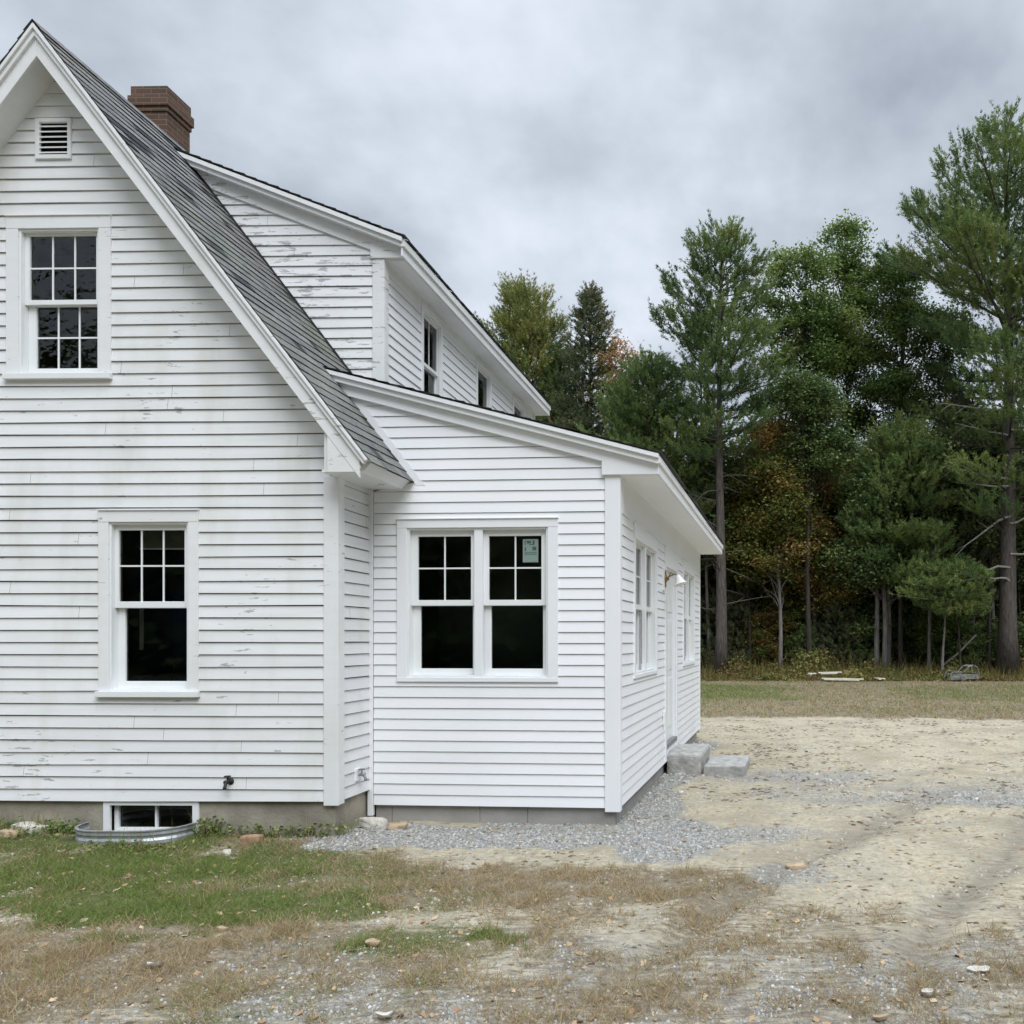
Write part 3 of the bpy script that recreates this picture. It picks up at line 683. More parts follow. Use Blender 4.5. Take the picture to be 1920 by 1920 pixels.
def sashes_edge(S, i, hole, jamb):
    """outer edge of a sash: half way to its neighbours or to the frame"""
    ga, gb, z0, z1 = S[i][:4]; a0, a1, h0, h1 = hole
    L = [s[1] for s in S if s[1] < ga]; Rr = [s[0] for s in S if s[0] > gb]
    la = a0+jamb if not L else (max(L)+ga)/2; lb = a1-jamb if not Rr else (min(Rr)+gb)/2
    B = [s[3] for s in S if s[3] < z0+.001 and abs(s[0]-ga) < .1]; U = [s[2] for s in S if s[2] > z1-.001 and abs(s[0]-ga) < .1]
    lz0 = h0+jamb if not B else max(B)+.002; lz1 = h1-jamb if not U else min(U)-.001
    if B: lz0 = max(B)+.001
    if U: lz1 = z1+.03
    return la, lb, lz0, lz1
window(fH, UP, .115, None, [(-2.955, -2.315, 5.06, 5.665, 3, 2, .028), (-2.925, -2.315, 4.425, 5.012, 3, 2, .068)], 'upper gable window with six panes over six', head=.115, cas='old_trim', glassmat='film', well=.6)
def blind(w, bx):
    q = MB(); bx(q, -2.02, -1.40, -.20, -.195, 2.73, 2.95); q.build('blind', 'blind', w)
    q = MB(); bx(q, -2.06, -2.02, -.25, -.24, 1.75, 2.30); q.build('curtain', 'curtain', w)
    q = MB(); bx(q, -2.02, -1.40, -.203, -.192, 2.715, 2.73); q.build('blind_rail', 'vinyl', w)
window(fH, LO, .097, None, [(-2.097, -1.468, 2.208, 2.880, 3, 2, .028), (-2.065, -1.468, 1.455, 2.146, 1, 1, .068)], 'lower gable window with a blind pulled half up', head=.107, cas='old_trim', room='navy_room', extra=blind)
def sticker(w, bx):
    o = -.046
    q = MB(); bx(q, -.984, -.826, o, o+.001, 2.625, 2.858); s = q.build('window_sticker', 'sticker_border', w, label='pale green label stuck to the upper pane')
    q = MB(); bx(q, -.968, -.838, o+.0015, o+.002, 2.632, 2.849); q.build('sticker_field', 'sticker', w)
    q = MB()
    for xa, xb, za, zb in ((-.964, -.955, 2.80, 2.845), (-.943, -.90, 2.815, 2.84), (-.882, -.864, 2.806, 2.845), (-.918, -.866, 2.80, 2.808), (-.964, -.95, 2.74, 2.775), (-.886, -.845, 2.745, 2.782), (-.966, -.84, 2.722, 2.727), (-.966, -.84, 2.704, 2.711)):
        bx(q, xa, xb, o+.0025, o+.003, za, zb)
    q.build('sticker_print', 'sticker_dark', w)
    q = MB(); bx(q, -.845, -.80, -.42, -.40, 2.17, 2.42); bx(q, -.845, -.79, -.42, -.40, 1.88, 2.155); q.build('wall_plates', 'curtain', w)
T2 = lambda a, b: [(a[0], a[1], 2.248, 2.890, 2, 2, .030), (b[0], b[1], 2.248, 2.890, 2, 2, .030), (a[0]+.012, a[1]+.006, 1.556, 2.19, 1, 1, .066), (b[0]+.012, b[1]+.006, 1.556, 2.19, 1, 1, .066)]
def mullion(fm, a, b, z0, z1, w):
    q = MB(); q.prism([(a, z0), (b, z0), (b, z1), (a, z1)], fm, -.03, .010); q.build('mullion', 'new_trim', w, bevel=.003)
w = window(fA, TW, .105, None, T2((-2.06, -1.512), (-1.328, -.79)), 'twin window in the end of the addition', head=.085, sill=False, extra=sticker)
mullion(fA, -1.463, -1.378, 1.4905, 2.9495, w)
for hole, lab in ((SW1, 'twin side window nearest the corner'), (SW2, 'twin side window beyond the door')):
    h0, h1 = hole[:2]; mid = (h0+h1)/2
    w = window(fB, hole, .08, None, T2((h0+.10, mid-.085), (mid+.085, h1-.10)), lab, head=.165, sill=False, depth=.09)
    mullion(fB, mid-.042, mid+.042, hole[2]+.0205, hole[3]-.0205, w)
for k, hole in enumerate(DW):
    a0, a1 = hole[:2]
    w = window(fD, hole, .065, None, [(a0+.045, a1-.035, 5.315, 5.875, 2 if k == 0 else 1, 1, .012), (a0+.055, a1-.035, 4.80, 5.27, 1, 1, .04)], None, head=.0, sill=False, cas='mid_paint', depth=.04)
# cellar window
q = MB(); q.box(-2.226, -2.165, .0, .03, -.02, .330); q.box(-1.375, -1.315, .0, .03, -.02, .330); q.box(-2.165, -1.375, .0, .03, .29, .330)
w = q.build('window', 'old_trim', house, bevel=.003, label='low cellar window in the foundation')
q = MB(); q.box(-2.165, -1.375, .06, .10, .02, .07); q.box(-2.165, -2.125, .0601, .10, .0701, .289); q.box(-1.405, -1.375, .0601, .10, .0701, .289); q.box(-1.775, -1.755, .061, .10, .0702, .289); q.build('sash', 'vinyl', w, bevel=.002)
q = MB(); q.quad((-2.125, .085, .07), (-1.405, .085, .07), (-1.405, .085, .29), (-2.125, .085, .29)); q.build('glass', 'glass', w, fix=False)
q = MB(); q.box(-2.224, -1.317, .03, .9, .012, .325); bm_faces = q.f; del q.f[2]; del q.t[2]; q.build('room_interior', 'dark_room', w, fix=False)
q = MB(); q.box(-2.17, -1.37, -.03, .06, -.01, .019); q.build('sill', 'vinyl', w)
# gable vent
q = MB(); a0, a1, z0, z1 = -2.815, -2.545, 6.402, 6.706
q.box(-2.855, a0, -.03, .0, 6.362, 6.742); q.box(a1, -2.512, -.03, .0, 6.362, 6.742); q.box(a0, a1, -.031, 0, 6.362, z0); q.box(a0, a1, -.031, 0, z1, 6.742)
v = q.build('gable_vent', 'old_trim', house, bevel=.003)
q = MB()
for k in range(6):
    z = z0+.012+k*.049; A = [(-.026, z), (.012, z+.028), (.012, z+.036), (-.026, z+.014)]
    i = [q.p(x, y, zz) for x in (a0, a1) for y, zz in A]; q.face(i[:4]); q.face(i[4:][::-1])
    for j in range(4): q.face((i[j], i[(j+1) % 4], i[4+(j+1) % 4], i[4+j]))
q.build('louvres', 'old_trim', v)
q = MB(); q.quad((a0-.01, .03, z0-.01), (a1+.01, .03, z0-.01), (a1+.01, .03, z1+.01), (a0-.01, .03, z1+.01)); q.build('vent_void_backing', 'black', v, fix=False)  # black sheet stands in for the unlit void behind the louvres

# door in the addition
q = MB(); bx = lambda q, xa, xb, o0, o1, za, zb: q.prism([(xa, za), (xb, za), (xb, zb), (xa, zb)], fB, o0, o1)
bx(q, 2.955, 3.05, 0, .026, .19, 2.85); bx(q, 4.07, 4.165, 0, .026, .19, 2.85); bx(q, 2.955, 4.165, 0, .027, 2.85, 3.119)
d = q.build('door_casing', 'new_trim', house, bevel=.003)
q = MB(); bx(q, 3.067, 4.049, -.07, -.035, .42, 2.829)
for za, zb in ((.60, 1.30), (1.42, 2.12), (2.24, 2.70)):
    for xa, xb in ((3.17, 3.52), (3.61, 3.96)): bx(q, xa, xb, -.036, -.025, za, zb)
q.build('door', 'vinyl', d, bevel=.004)
q = MB(); bx(q, 3.05, 4.07, -.12, .03, .36, .42); q.build('threshold', 'grey_metal', d, bevel=.004)
q = MB(); bx(q, 3.05, 4.07, -.02, .0, .19, .36); bx(q, 3.05, 3.066, -.14, 0, .42, 2.85); bx(q, 4.05, 4.07, -.14, -.001, .42, 2.85); bx(q, 3.066, 4.05, -.14, -.001, 2.83, 2.85); q.build('door_jamb', 'new_trim', d)
# cap strip where siding meets casing, small outlet by the door
q = MB(); bx(q, 2.76, 2.84, .012, .05, .72, .90); q.build('outlet_box', 'vinyl', house, bevel=.006)

# wall lamp
q = MB(); bx(q, 2.74, 2.90, .0, .038, 2.50, 2.80); lamp = q.build('wall_lamp', 'new_trim', house, bevel=.004)
q = MB(); c = Vector(fB(2.82, .04, 2.66))
q.lathe([(0, .0), (.060, .0), (.066, .008), (.05, .02), (.03, .026), (.024, .05), (.0, .052)], c, (1, 0, 0))
q.lathe([(.0, 0), (.035, .0), (.04, .01), (.0, .012)], c+Vector((.002, 0, -.08)), (1, 0, 0), 12); q.lathe([(.0, 0), (.035, .0), (.04, .01), (.0, .012)], c+Vector((.002, 0, .08)), (1, 0, 0), 12)
q.build('back_plate', 'brass', lamp, smooth=True)
q = MB(); q.tube([c+Vector(v) for v in ((.02, 0, 0), (.06, -.01, .03), (.11, -.015, .055), (.16, -.02, .05), (.185, -.02, .03))], .009, 8)
q.tube([c+Vector(v) for v in ((.03, 0, -.01), (.055, .02, .05), (.085, .025, .085), (.10, .03, .06))], .006, 6); q.tube([c+Vector(v) for v in ((.03, 0, .0), (.06, -.04, .03), (.07, -.05, .075))], .005, 6)
q.build('lamp_arm', 'brass', lamp, smooth=True)
q = MB(); q.lathe([(.014, -.01), (.026, .0), (.04, .025), (.052, .06), (.07, .095), (.092, .122), (.096, .126), (.089, .122), (.066, .093), (.048, .056), (.035, .024), (.018, .005)], c+Vector((.17, -.02, .04)), (.30, -.10, -.9), 24)
q.build('lamp_shade', 'shade', lamp, smooth=True)

# taps
def tap(fm, a, z, body, plate):
    q = MB(); q.lathe([(0, 0), (.032, 0), (.034, .006), (.014, .012), (.012, .05), (.020, .055), (.020, .08), (.0, .082)], fm(a, .012, z), Vector(fm(a, 1, z))-Vector(fm(a, 0, z)), 14)
    p = [Vector(fm(a, .05, z)), Vector(fm(a, .085, z-.01)), Vector(fm(a, .10, z-.045)), Vector(fm(a, .10, z-.06))]
    q.tube(p, [.013, .014, .014, .017], 10)
    t = q.build('hose_tap', body, house, smooth=True)
    q = MB(); q.tube([fm(a, .06, z+.0), fm(a, .06, z+.05)], .006, 8)
    for k in range(8):
        t0, t1 = k*PI/4, (k+1)*PI/4; q.tube([fm(a+.026*math.cos(t0), .06+.026*math.sin(t0), z+.052), fm(a+.026*math.cos(t1), .06+.026*math.sin(t1), z+.052)], .006, 6)
    q.build('tap_handle', body, t)
    if plate:
        q = MB(); q.prism([(a-.05, z-.06), (a+.05, z-.06), (a+.05, z+.06), (a-.05, z+.06)], fm, .004, .03); q.build('mounting_block', 'new_trim', t, bevel=.003)
tap(fH, -1.0, .525, 'iron', False); tap(fS, .36, .53, 'grey_metal', True)

# chimney
hx = lambda X, D: ((X-HO[0])*math.cos(math.atan(HS))-(D-HO[1])*math.sin(math.atan(HS)), (X-HO[0])*math.sin(math.atan(HS))+(D-HO[1])*math.cos(math.atan(HS)))
cx1, cy0 = hx((313-PX)/F*11, 11.0); cw = .475; cdp = .45; ct = 9.215
q = MB()
q.box(cx1-cw, cx1, cy0, cy0+cdp, 4.8, ct-.34)
q.box(cx1-cw-.016, cx1+.016, cy0-.016, cy0+cdp+.016, ct-.3395, ct-.272)
q.box(cx1-cw-.036, cx1+.036, cy0-.036, cy0+cdp+.036, ct-.2715, ct-.136)
q.box(cx1-cw-.010, cx1+.010, cy0-.010, cy0+cdp+.010, ct-.1355, ct)
ch = q.build('chimney', 'brick', house, bevel=.006)
q = MB(); q.box(cx1-cw+.10, cx1-.10, cy0+.10, cy0+cdp-.10, ct+.001, ct+.02); q.build('flue', 'black', ch)

# ------------------------------------------------------------------ things by the house
wr = empty('window_well', (HO[0]-1.82, HO[1]-.0, 0), -math.atan(HS), label='low corrugated galvanised window well around the cellar window', cat='window well')
pth = []
for x, y in [(-.50, 0)]+[(-.50+.32-.32*math.cos(t), -.03-.32*math.sin(t)) for t in np.linspace(0, PI/2, 7)]+[(.50-.32+.32*math.sin(t), -.35+.32-.32*math.cos(t)) for t in np.linspace(0, PI/2, 7)]+[(.50, 0)]: pth.append((x, y))
q = MB(); prof = [(0, -.1), (0, .0), (.012, .02), (.012, .05), (0, .07), (0, .085), (.012, .10), (.010, .125), (.018, .135), (.018, .145), (-.006, .145)]
rows = []
for i, (x, y) in enumerate(pth):
    a = Vector(pth[min(i+1, len(pth)-1)])-Vector(pth[max(i-1, 0)]); nrm = Vector((a.y, -a.x)).normalized()
    rows.append([q.p(x+nrm.x*o, y+nrm.y*o, z) for o, z in prof])
for i in range(len(rows)-1):
    for k in range(len(prof)-1): q.face((rows[i][k], rows[i+1][k], rows[i+1][k+1], rows[i][k+1]))
o = q.build('well_wall', 'galv', wr, smooth=False); so = o.modifiers.new('solid', 'SOLIDIFY'); so.thickness = .004

def rough_block(name, mat, sx, sy, sz, loc, rz, seed, rnd=.02, jit=.006, sub=8, **k):
    """box with worn, irregular faces"""
    import bmesh
    bm = bmesh.new(); bmesh.ops.create_cube(bm, size=1)
    bmesh.ops.subdivide_edges(bm, edges=bm.edges, cuts=sub, use_grid_fill=True)
    R = random.Random(seed); sd = R.random()*50
    from mathutils import noise
    for v in bm.verts:
        p = v.co.copy(); s = Vector((sx, sy, sz)); h = Vector([max(-(s[i]/2-rnd), min(s[i]/2-rnd, p[i]*s[i])) for i in range(3)]); d = Vector([p[i]*s[i]-h[i] for i in range(3)])
        if d.length > 1e-6: h += d.normalized()*min(rnd, d.length) if d.length < rnd else d.normalized()*rnd
        n = noise.noise_vector(h*6+Vector((sd, 0, 0)))*jit*1.6+noise.noise_vector(h*25+Vector((0, sd, 0)))*jit*.5
        v.co = h+n
    me = bpy.data.meshes.new(name); bm.to_mesh(me); bm.free(); me.materials.append(M[mat])
    me.attributes.new('tone', 'FLOAT', 'FACE')
    o = bpy.data.objects.new(name, me); C.objects.link(o); o.location = loc; o.rotation_euler = (0, 0, rz); return set_props(o, **k)
def Aw(x, y):
    hx_, hy_ = AX(x, y); t = -math.atan(HS); c, s = math.cos(t), math.sin(t); return HO[0]+hx_*c-hy_*s, HO[1]+hx_*s+hy_*c
AROT = -math.atan(.0645)
X, Y = Aw(.25, 3.72); rough_block('granite_step', 'granite', .50, 1.15, .48, (X, Y, .045), AROT, 3, .05, .008, 12, label='taller rough granite block under the white side door', cat='step')
X, Y = Aw(.82, 3.58); rough_block('granite_step', 'granite', .56, 1.02, .27, (X, Y, .0), AROT-.03, 5, .02, .007, 12, label='lower flat granite slab, outer step away from the door', cat='step')
# dark gap with a pipe stub below the near end of the step
# small things in the grass
def stone(u, v, sx, sy, sz, mat, lab, seed, name='stone', cat='stone', rz=0, rnd=.03, jit=.02):
    x, y = G(u, v); rough_block(name, mat, sx, sy, sz, (x, y, float(terrain(x, y))+sz*.32), rz, seed, rnd, jit, 4, label=lab, cat=cat)
stone(472, 1583, .17, .10, .09, 'clay', 'broken tan brick lying in the grass right of the window well', 1, 'brick', 'brick', .1, .008, .004)
stone(424, 1603, .09, .06, .05, 'stone', 'small pale stone in the grass between brick and window well', 2)
stone(58, 1572, .28, .14, .12, 'stone', 'flat grey stone against the foundation at the left edge', 3)
stone(20, 1578, .16, .12, .08, 'tan_stone', 'smaller tan stone left of the flat grey one', 4, rnd=.02)
stone(700, 1556, .22, .14, .10, 'stone', 'pale rock where the two foundations meet', 5)
stone(745, 1560, .16, .10, .07, 'tan_stone', 'tan rock beside the pale one at the foot of the addition', 6)
stone(1839, 1822, .11, .07, .03, 'stone', 'rounded pale stone in the sand near the right edge', 7)
stone(1733, 1862, .07, .05, .03, 'stone', 'cream stone on the bare ground at lower right', 8)
stone(1655, 1910, .07, .05, .03, 'tan_stone', 'yellowish stone at the bottom edge right of middle', 9)
stone(290, 1817, .09, .04, .03, 'stone', 'long white stone in the brown grass at lower left', 10)
stone(420, 1742, .09, .06, .04, 'tan_stone', 'pinkish stone at the edge of the green grass', 11)
stone(720, 1915, .07, .05, .03, 'stone', 'white stone at the bottom edge, left of middle', 12)
stone(1490, 1620, .16, .10, .05, 'tan_stone', 'flat pinkish stone in the wheel track', 13)
stone(700, 1775, .08, .06, .04, 'tan_stone', 'pale stone on bare soil left of the green tuft', 14)

# far boards and scrap at the edge of the wood
def board(u, v, ln, wd, rz, lab, y=35.2, z=.06, tilt=0.):
    x = (u-PX)/F*y; zz = EYE-(v-PY)/F*y
    q = MB(); q.box(-ln/2, ln/2, -wd/2, wd/2, 0, .05); q.box(-ln/2+.1, ln/2-.2, -wd/2-.02, wd/2+.03, -.04, -.001)
    o = q.build('plank', 'plank', None, bevel=.006, label=lab, cat='plank', group='planks dumped at the edge of the wood'); o.location = (x, y, max(zz, float(terrain(x, y))+.04)); o.rotation_euler = (0, tilt, rz)
board(1522, 1264, .36, .18, .1, 'short weathered plank, leftmost of the dumped planks')
board(1556, 1262, 1.0, .25, .03, 'upper bleached plank lying flat in the weeds', z=.15, tilt=-.02)
board(1580, 1274, 1.75, .22, -.05, 'longest bleached plank lying at the lawn edge', y=34.6, tilt=.02)
board(1650, 1273, .42, .2, .3, 'short yellowish plank end right of the longest plank', y=34.6, tilt=.1)
sx = (1803-PX)/F*34.8
scr = empty('scrap_frame', (sx, 34.8, .12), .15, label='battered pale metal body shell lying in weeds at the edge of the wood', cat='scrap')
q = MB()
for yy in (-.3, .3):
    q.tube([(-.66, yy, .05), (-.62, yy, .25), (-.50, yy, .40), (-.05, yy, .36), (.20, yy, .60), (.38, yy, .66), (.55, yy, .58), (.64, yy, .35), (.64, yy, .1)], .022, 6); q.tube([(.30, yy, .62), (.34, yy, .3)], .02, 6); q.tube([(-.62, yy, .25), (.64, yy, .25)], .02, 6)
for a in ((.20, .60), (.38, .66), (.55, .58), (-.5, .40), (-.05, .36), (.64, .3)): q.tube([(a[0], -.3, a[1]), (a[0], .3, a[1])], .018, 6)
q.build('frame', 'scrap', scr)
q = MB(); q.box(-.60, .0, -.31, -.30, .05, .24); q.box(.0, .62, -.312, -.302, .08, .26); q.quad((.20, -.3, .61), (.20, .3, .61), (.40, .3, .67), (.40, -.3, .67)); q.box(-.40, -.02, -.28, .28, .30, .33); q.build('panel', 'scrap', scr)
q = MB(); q.lathe([(.0, 0), (.10, .0), (.12, .02), (.12, .08), (.0, .09)], (-.15, -.42, .14), (.2, -1, .1), 14); q.build('wheel', 'scrap', scr)

# ------------------------------------------------------------------ plants: vectorised leaf makers
def rnd_dir(n, rng):
    v = rng.normal(size=(n, 3)); return v/np.linalg.norm(v, axis=1, keepdims=True)
def cards(cen, dr, ln, wd, rng):
    """one slim triangle per entry, from cen along dr"""
    n = len(cen); side = np.cross(dr, rnd_dir(n, rng)); side /= np.linalg.norm(side, axis=1, keepdims=True)+1e-9
    ln = np.broadcast_to(ln, (n,))[:, None]; wd = np.broadcast_to(wd, (n,))[:, None]
    V = np.empty((n, 3, 3)); V[:, 0] = cen-side*wd*.5; V[:, 1] = cen+side*wd*.5; V[:, 2] = cen+dr*ln
    return V.reshape(-1, 3), np.arange(n*3).reshape(-1, 3)
def leaves(cen, size, rng, up=.6):
    """one diamond leaf per entry"""
    n = len(cen); nr = rnd_dir(n, rng); nr[:, 2] = np.abs(nr[:, 2])+up; nr /= np.linalg.norm(nr, axis=1, keepdims=True)
    a = np.cross(nr, rnd_dir(n, rng)); a /= np.linalg.norm(a, axis=1, keepdims=True)+1e-9; b = np.cross(nr, a)
    s = np.broadcast_to(size, (n,))[:, None]
    V = np.empty((n, 4, 3)); V[:, 0] = cen-a*s*.55; V[:, 1] = cen+b*s*.38-nr*s*.08; V[:, 2] = cen+a*s*.6-nr*s*.12; V[:, 3] = cen-b*s*.38-nr*s*.08
    return V.reshape(-1, 3), np.arange(n*4).reshape(-1, 4)

def tree_root(name, x, y, label, cat, group=None, rz=0):
    return empty(name, (x, y, float(terrain(x, y))-.05), rz, label=label, cat=cat, group=group)

def trunk_pts(H, lean, wob, rng, n=12):
    t = np.linspace(0, 1, n); ph = rng.random(4)*6
    x = lean[0]*H*t+wob*np.sin(t*5+ph[0])*t*(1.2-t)*2; y = lean[1]*H*t+wob*np.sin(t*4+ph[1])*t*(1.2-t)*2
    return np.stack([x, y, H*t], 1)
def along(P, z):
    return np.array([np.interp(z, P[:, 2], P[:, 0]), np.interp(z, P[:, 2], P[:, 1]), z])

def conifer(root, H, r0, env, seed, leaf='pine_leaf', barkm='pine_bark', dead=None, dz=.6, nb=5, dens=26, rise=(50, 5), tuft=(.14, .032, 11), lean=(0, 0), drop=0., flat=.12, holes=.1, bias=0., extra=(), sprig=.5):
    """env: list of (height fraction, branch length); whorled branches carrying flat sprays of needle tufts"""
    rng = np.random.default_rng(seed); P = trunk_pts(H, lean, .12, rng); n = len(P)
    q = MB(); q.tube([tuple(p) for p in P], [max(.015, r0*(1-.93*(i/(n-1))**.9)*(1.25 if i == 0 else 1)) for i in range(n)], 12)
    ez = [e[0]*H for e in env]; el = [e[1] for e in env]; z = ez[0]; TC = []; TD = []; TT = []
    whorls = []
    while z < H*.985:
        f = (z-ez[0])/(H-ez[0]); m = nb+rng.integers(-1, 2)
        az0 = rng.random()*6.28
        for k in range(max(2, m)): whorls.append((z+rng.normal()*.12, az0+6.28*k/m+rng.normal()*.3, f, 1.))
        z += dz*(1-.45*f)*(.7+.6*rng.random())
    for e in extra: whorls.append(e)
    for z, az, f, mul in whorls:
        if rng.random() < holes: continue
        L = np.interp(z, ez, el)*(.62+.5*rng.random())*mul
        if mul > 1.01: L = mul
        ang = math.radians(rise[0]*f**1.1+rise[1]*(1-f)+rng.normal()*5); d = np.array([math.cos(az), math.sin(az), 0]); base = along(P, min(z, H*.99))
        curl = (.16-drop*.3)*(1-f); side = np.array([-d[1], d[0], 0]); bend = rng.normal()*.12
        s = np.linspace(0, 1, 6)
        def pos(s): return base+np.outer(s*L*math.cos(ang), d)+np.outer(s**2*L*bend, side)+np.outer(s*L*math.sin(ang)+curl*L*s**2-drop*L*s*.5, [0, 0, 1])
        B = pos(s); br = max(.012, .016+.011*L)
        q.tube([tuple(p) for p in B], [br*(1-.8*v) for v in s], 5, cap=False)
        w = .26*L+.22; area = L*.75*w*1.3; nt = int(area*dens/4)+4
        ss = 1-(rng.random(nt)**1.15)*.78; ww = w*np.sin(np.clip(ss*1.02, 0, 1)*PI*.92)**.6*1.0
        off = (rng.random(nt)*2-1)*ww; c = pos(ss)+off[:, None]*side+np.outer(-np.abs(off)*.35, d)+np.outer(rng.normal(size=nt)*flat, [0, 0, 1])+np.outer(np.abs(off)*(.12-drop*.4), [0, 0, 1])
        td = d*.55+np.outer(off/w, side)*.7+np.array([0, 0, .75-drop*.9]); td = td/np.linalg.norm(td, axis=1, keepdims=True)+rng.normal(size=(nt, 3))*.25
        fg = (np.arange(4)[None, :, None]+.5)/4*sprig*(.6+.8*rng.random((nt, 1, 1))); c = (c[:, None]+td[:, None]*fg).reshape(-1, 3); td = np.repeat(td, 4, 0); tb = np.repeat(rng.normal(size=nt)*.10+.18*(ss-.5), 4)
        TC.append(c); TD.append(td); TT.append(np.clip(rng.normal(.45+bias, .13)+tb, 0, 1))
    # leader
    nt = 40; zz = H*(.93+.07*rng.random(nt)); TC.append(np.array([along(P, a) for a in zz])+rng.normal(size=(nt, 3))*.08); TD.append(np.tile([0, 0, 1.], (nt, 1))); TT.append(np.full(nt, .5))
    TC = np.concatenate(TC); TD = np.concatenate(TD); TT = np.concatenate(TT); k = tuft[2]; N = len(TC)
    cen = np.repeat(TC, k, 0)+rng.normal(size=(N*k, 3))*.03; dr = np.repeat(TD, k, 0)+rng.normal(size=(N*k, 3))*.6; dr /= np.linalg.norm(dr, axis=1, keepdims=True)
    V, Fc = cards(cen, dr, tuft[0]*(.7+.6*rng.random(N*k)), tuft[1], rng)
    if dead:
        for (z0, z1, num, Ld) in dead:
            for _ in range(num):
                z = z0+(z1-z0)*rng.random(); az = rng.random()*6.28; d = np.array([math.cos(az), math.sin(az), 0]); L = Ld*(.4+.8*rng.random()); sl = rng.normal()*.25+.0; base = along(P, z); bend = rng.normal(size=3)*.12; s = np.linspace(0, 1, 6)
                B = base+np.outer(s*L, d)+np.outer(sl*L*s+.15*L*s**2*rng.normal(), [0, 0, 1])+np.outer(s**2*L, bend)
                q.tube([tuple(p) for p in B], [.028*(1-.8*v)+.004 for v in s], 5, cap=False)
                for _k in range(rng.integers(0, 4)):
                    i = rng.integers(2, 5); e = B[i]+(d*.5+rng.normal(size=3)*.5)*L*.25; q.tube([tuple(B[i]), tuple((B[i]+e)/2+rng.normal(size=3)*.03), tuple(e)], [.012, .009, .004], 4, cap=False)
    q.build('trunk', barkm, root, smooth=True, fix=False)
    return np_mesh('crown', V, Fc, np.repeat(TT, k)[:len(Fc)]*1.0 if True else None, leaf, root)

def broadleaf(root, H, r0, blobs, seed, leaf='leaf_green', barkm='dark_bark', nclump=60, per=420, cs=(.5, 1.1), size=.13, lean=(0, 0), fork=.35, stems=1, spread=.0, bias=0., tonegrad=0.):
    """blobs: crown envelope as (cx, cy, cz, rx, ry, rz); clumps of leaves hang on limbs that reach them"""
    rng = np.random.default_rng(seed); q = MB(); trunks = []
    for s_ in range(stems):
        a = 6.28*s_/stems+.6; ln = (lean[0]+math.cos(a)*spread, lean[1]+math.sin(a)*spread*.6); P = trunk_pts(H*(.86+.1*rng.random()), ln, .18, rng); n = len(P)
        if stems > 1: P[:, 0] += math.cos(a)*.28*(1); P[:, 1] += math.sin(a)*.2
        q.tube([tuple(p) for p in P], [max(.02, r0*(1-.9*(i/(n-1)))*(1.2 if i == 0 else 1)) for i in range(n)], 10); trunks.append(P)
    LC = []; TT = []; vol = np.array([b[3]*b[4]*b[5] for b in blobs]); vol = vol/vol.sum()
    for k in range(nclump):
        b = blobs[rng.choice(len(blobs), p=vol)]; d = rnd_dir(1, rng)[0]*(.35+.65*rng.random()**.5); c = np.array(b[:3])+d*np.array(b[3:]); r = cs[0]+(cs[1]-cs[0])*rng.random()
        P = trunks[rng.integers(len(trunks))]; z0 = min(max(H*fork*.7, c[2]-abs(rng.normal())*.10*H-.6), P[-1, 2]*.97); s0 = along(P, z0); mid = (s0+c)/2+np.array([0, 0, -.08*np.linalg.norm(c-s0)])+rng.normal(size=3)*.15
        Ld = np.linalg.norm(c-s0); rr = min(.045, .008+.007*Ld)
        q.tube([tuple(s0), tuple((s0+mid)/2+rng.normal(size=3)*.06), tuple(mid), tuple((mid+c)/2+rng.normal(size=3)*.08), tuple(c)], [rr, rr*.8, rr*.6, rr*.4, .008], 5, cap=False)
        n = int(per*r*r*(.7+.6*rng.random())/(.6)); pts = c+rng.normal(size=(n, 3))*np.array([r*.62, r*.62, r*.34])+np.outer(rng.normal(size=n)*r*.2, rnd_dir(1, rng)[0]); 
        for _ in range(4):
            e = c+rnd_dir(1, rng)[0]*np.array([r, r, r*.5]); q.tube([tuple(c), tuple((c+e)/2+rng.normal(size=3)*.05), tuple(e)], [.011, .008, .004], 4, cap=False)
        LC.append(pts); TT.append(np.clip(rng.normal(.42+bias, .15)+rng.normal(size=n)*.13+tonegrad*rng.normal(), 0, 1))
    LC = np.concatenate(LC); TT = np.concatenate(TT)
    V, Fc = leaves(LC, size*(.7+.6*rng.random(len(LC))), rng, .5)
    q.build('trunk', barkm, root, smooth=True, fix=False)
    return np_mesh('crown', V, Fc, TT, leaf, root)
def TX(u, D): return (u-PX)/F*D
def TH(v, D): return EYE-(v-PY)/F*D    # height of photo row v at distance D

# big white pine at the right
D = 37.5; r = tree_root('pine_tree', TX(1890, D), D, 'huge white pine at the right with thick grey trunk and bare lower limbs', 'pine tree')
conifer(r, TH(232, D), .46, [(.29, 3.0), (.36, 4.4), (.45, 5.4), (.55, 5.8), (.66, 6.0), (.74, 5.6), (.82, 3.8), (.90, 2.4), (.97, 1.2), (1., .35)], 101, dead=[(6.0, 12, 22, 3.0)], dz=.95, nb=4, dens=66, rise=(42, 0), holes=.10, flat=.12, sprig=.45, lean=(-.004, 0))
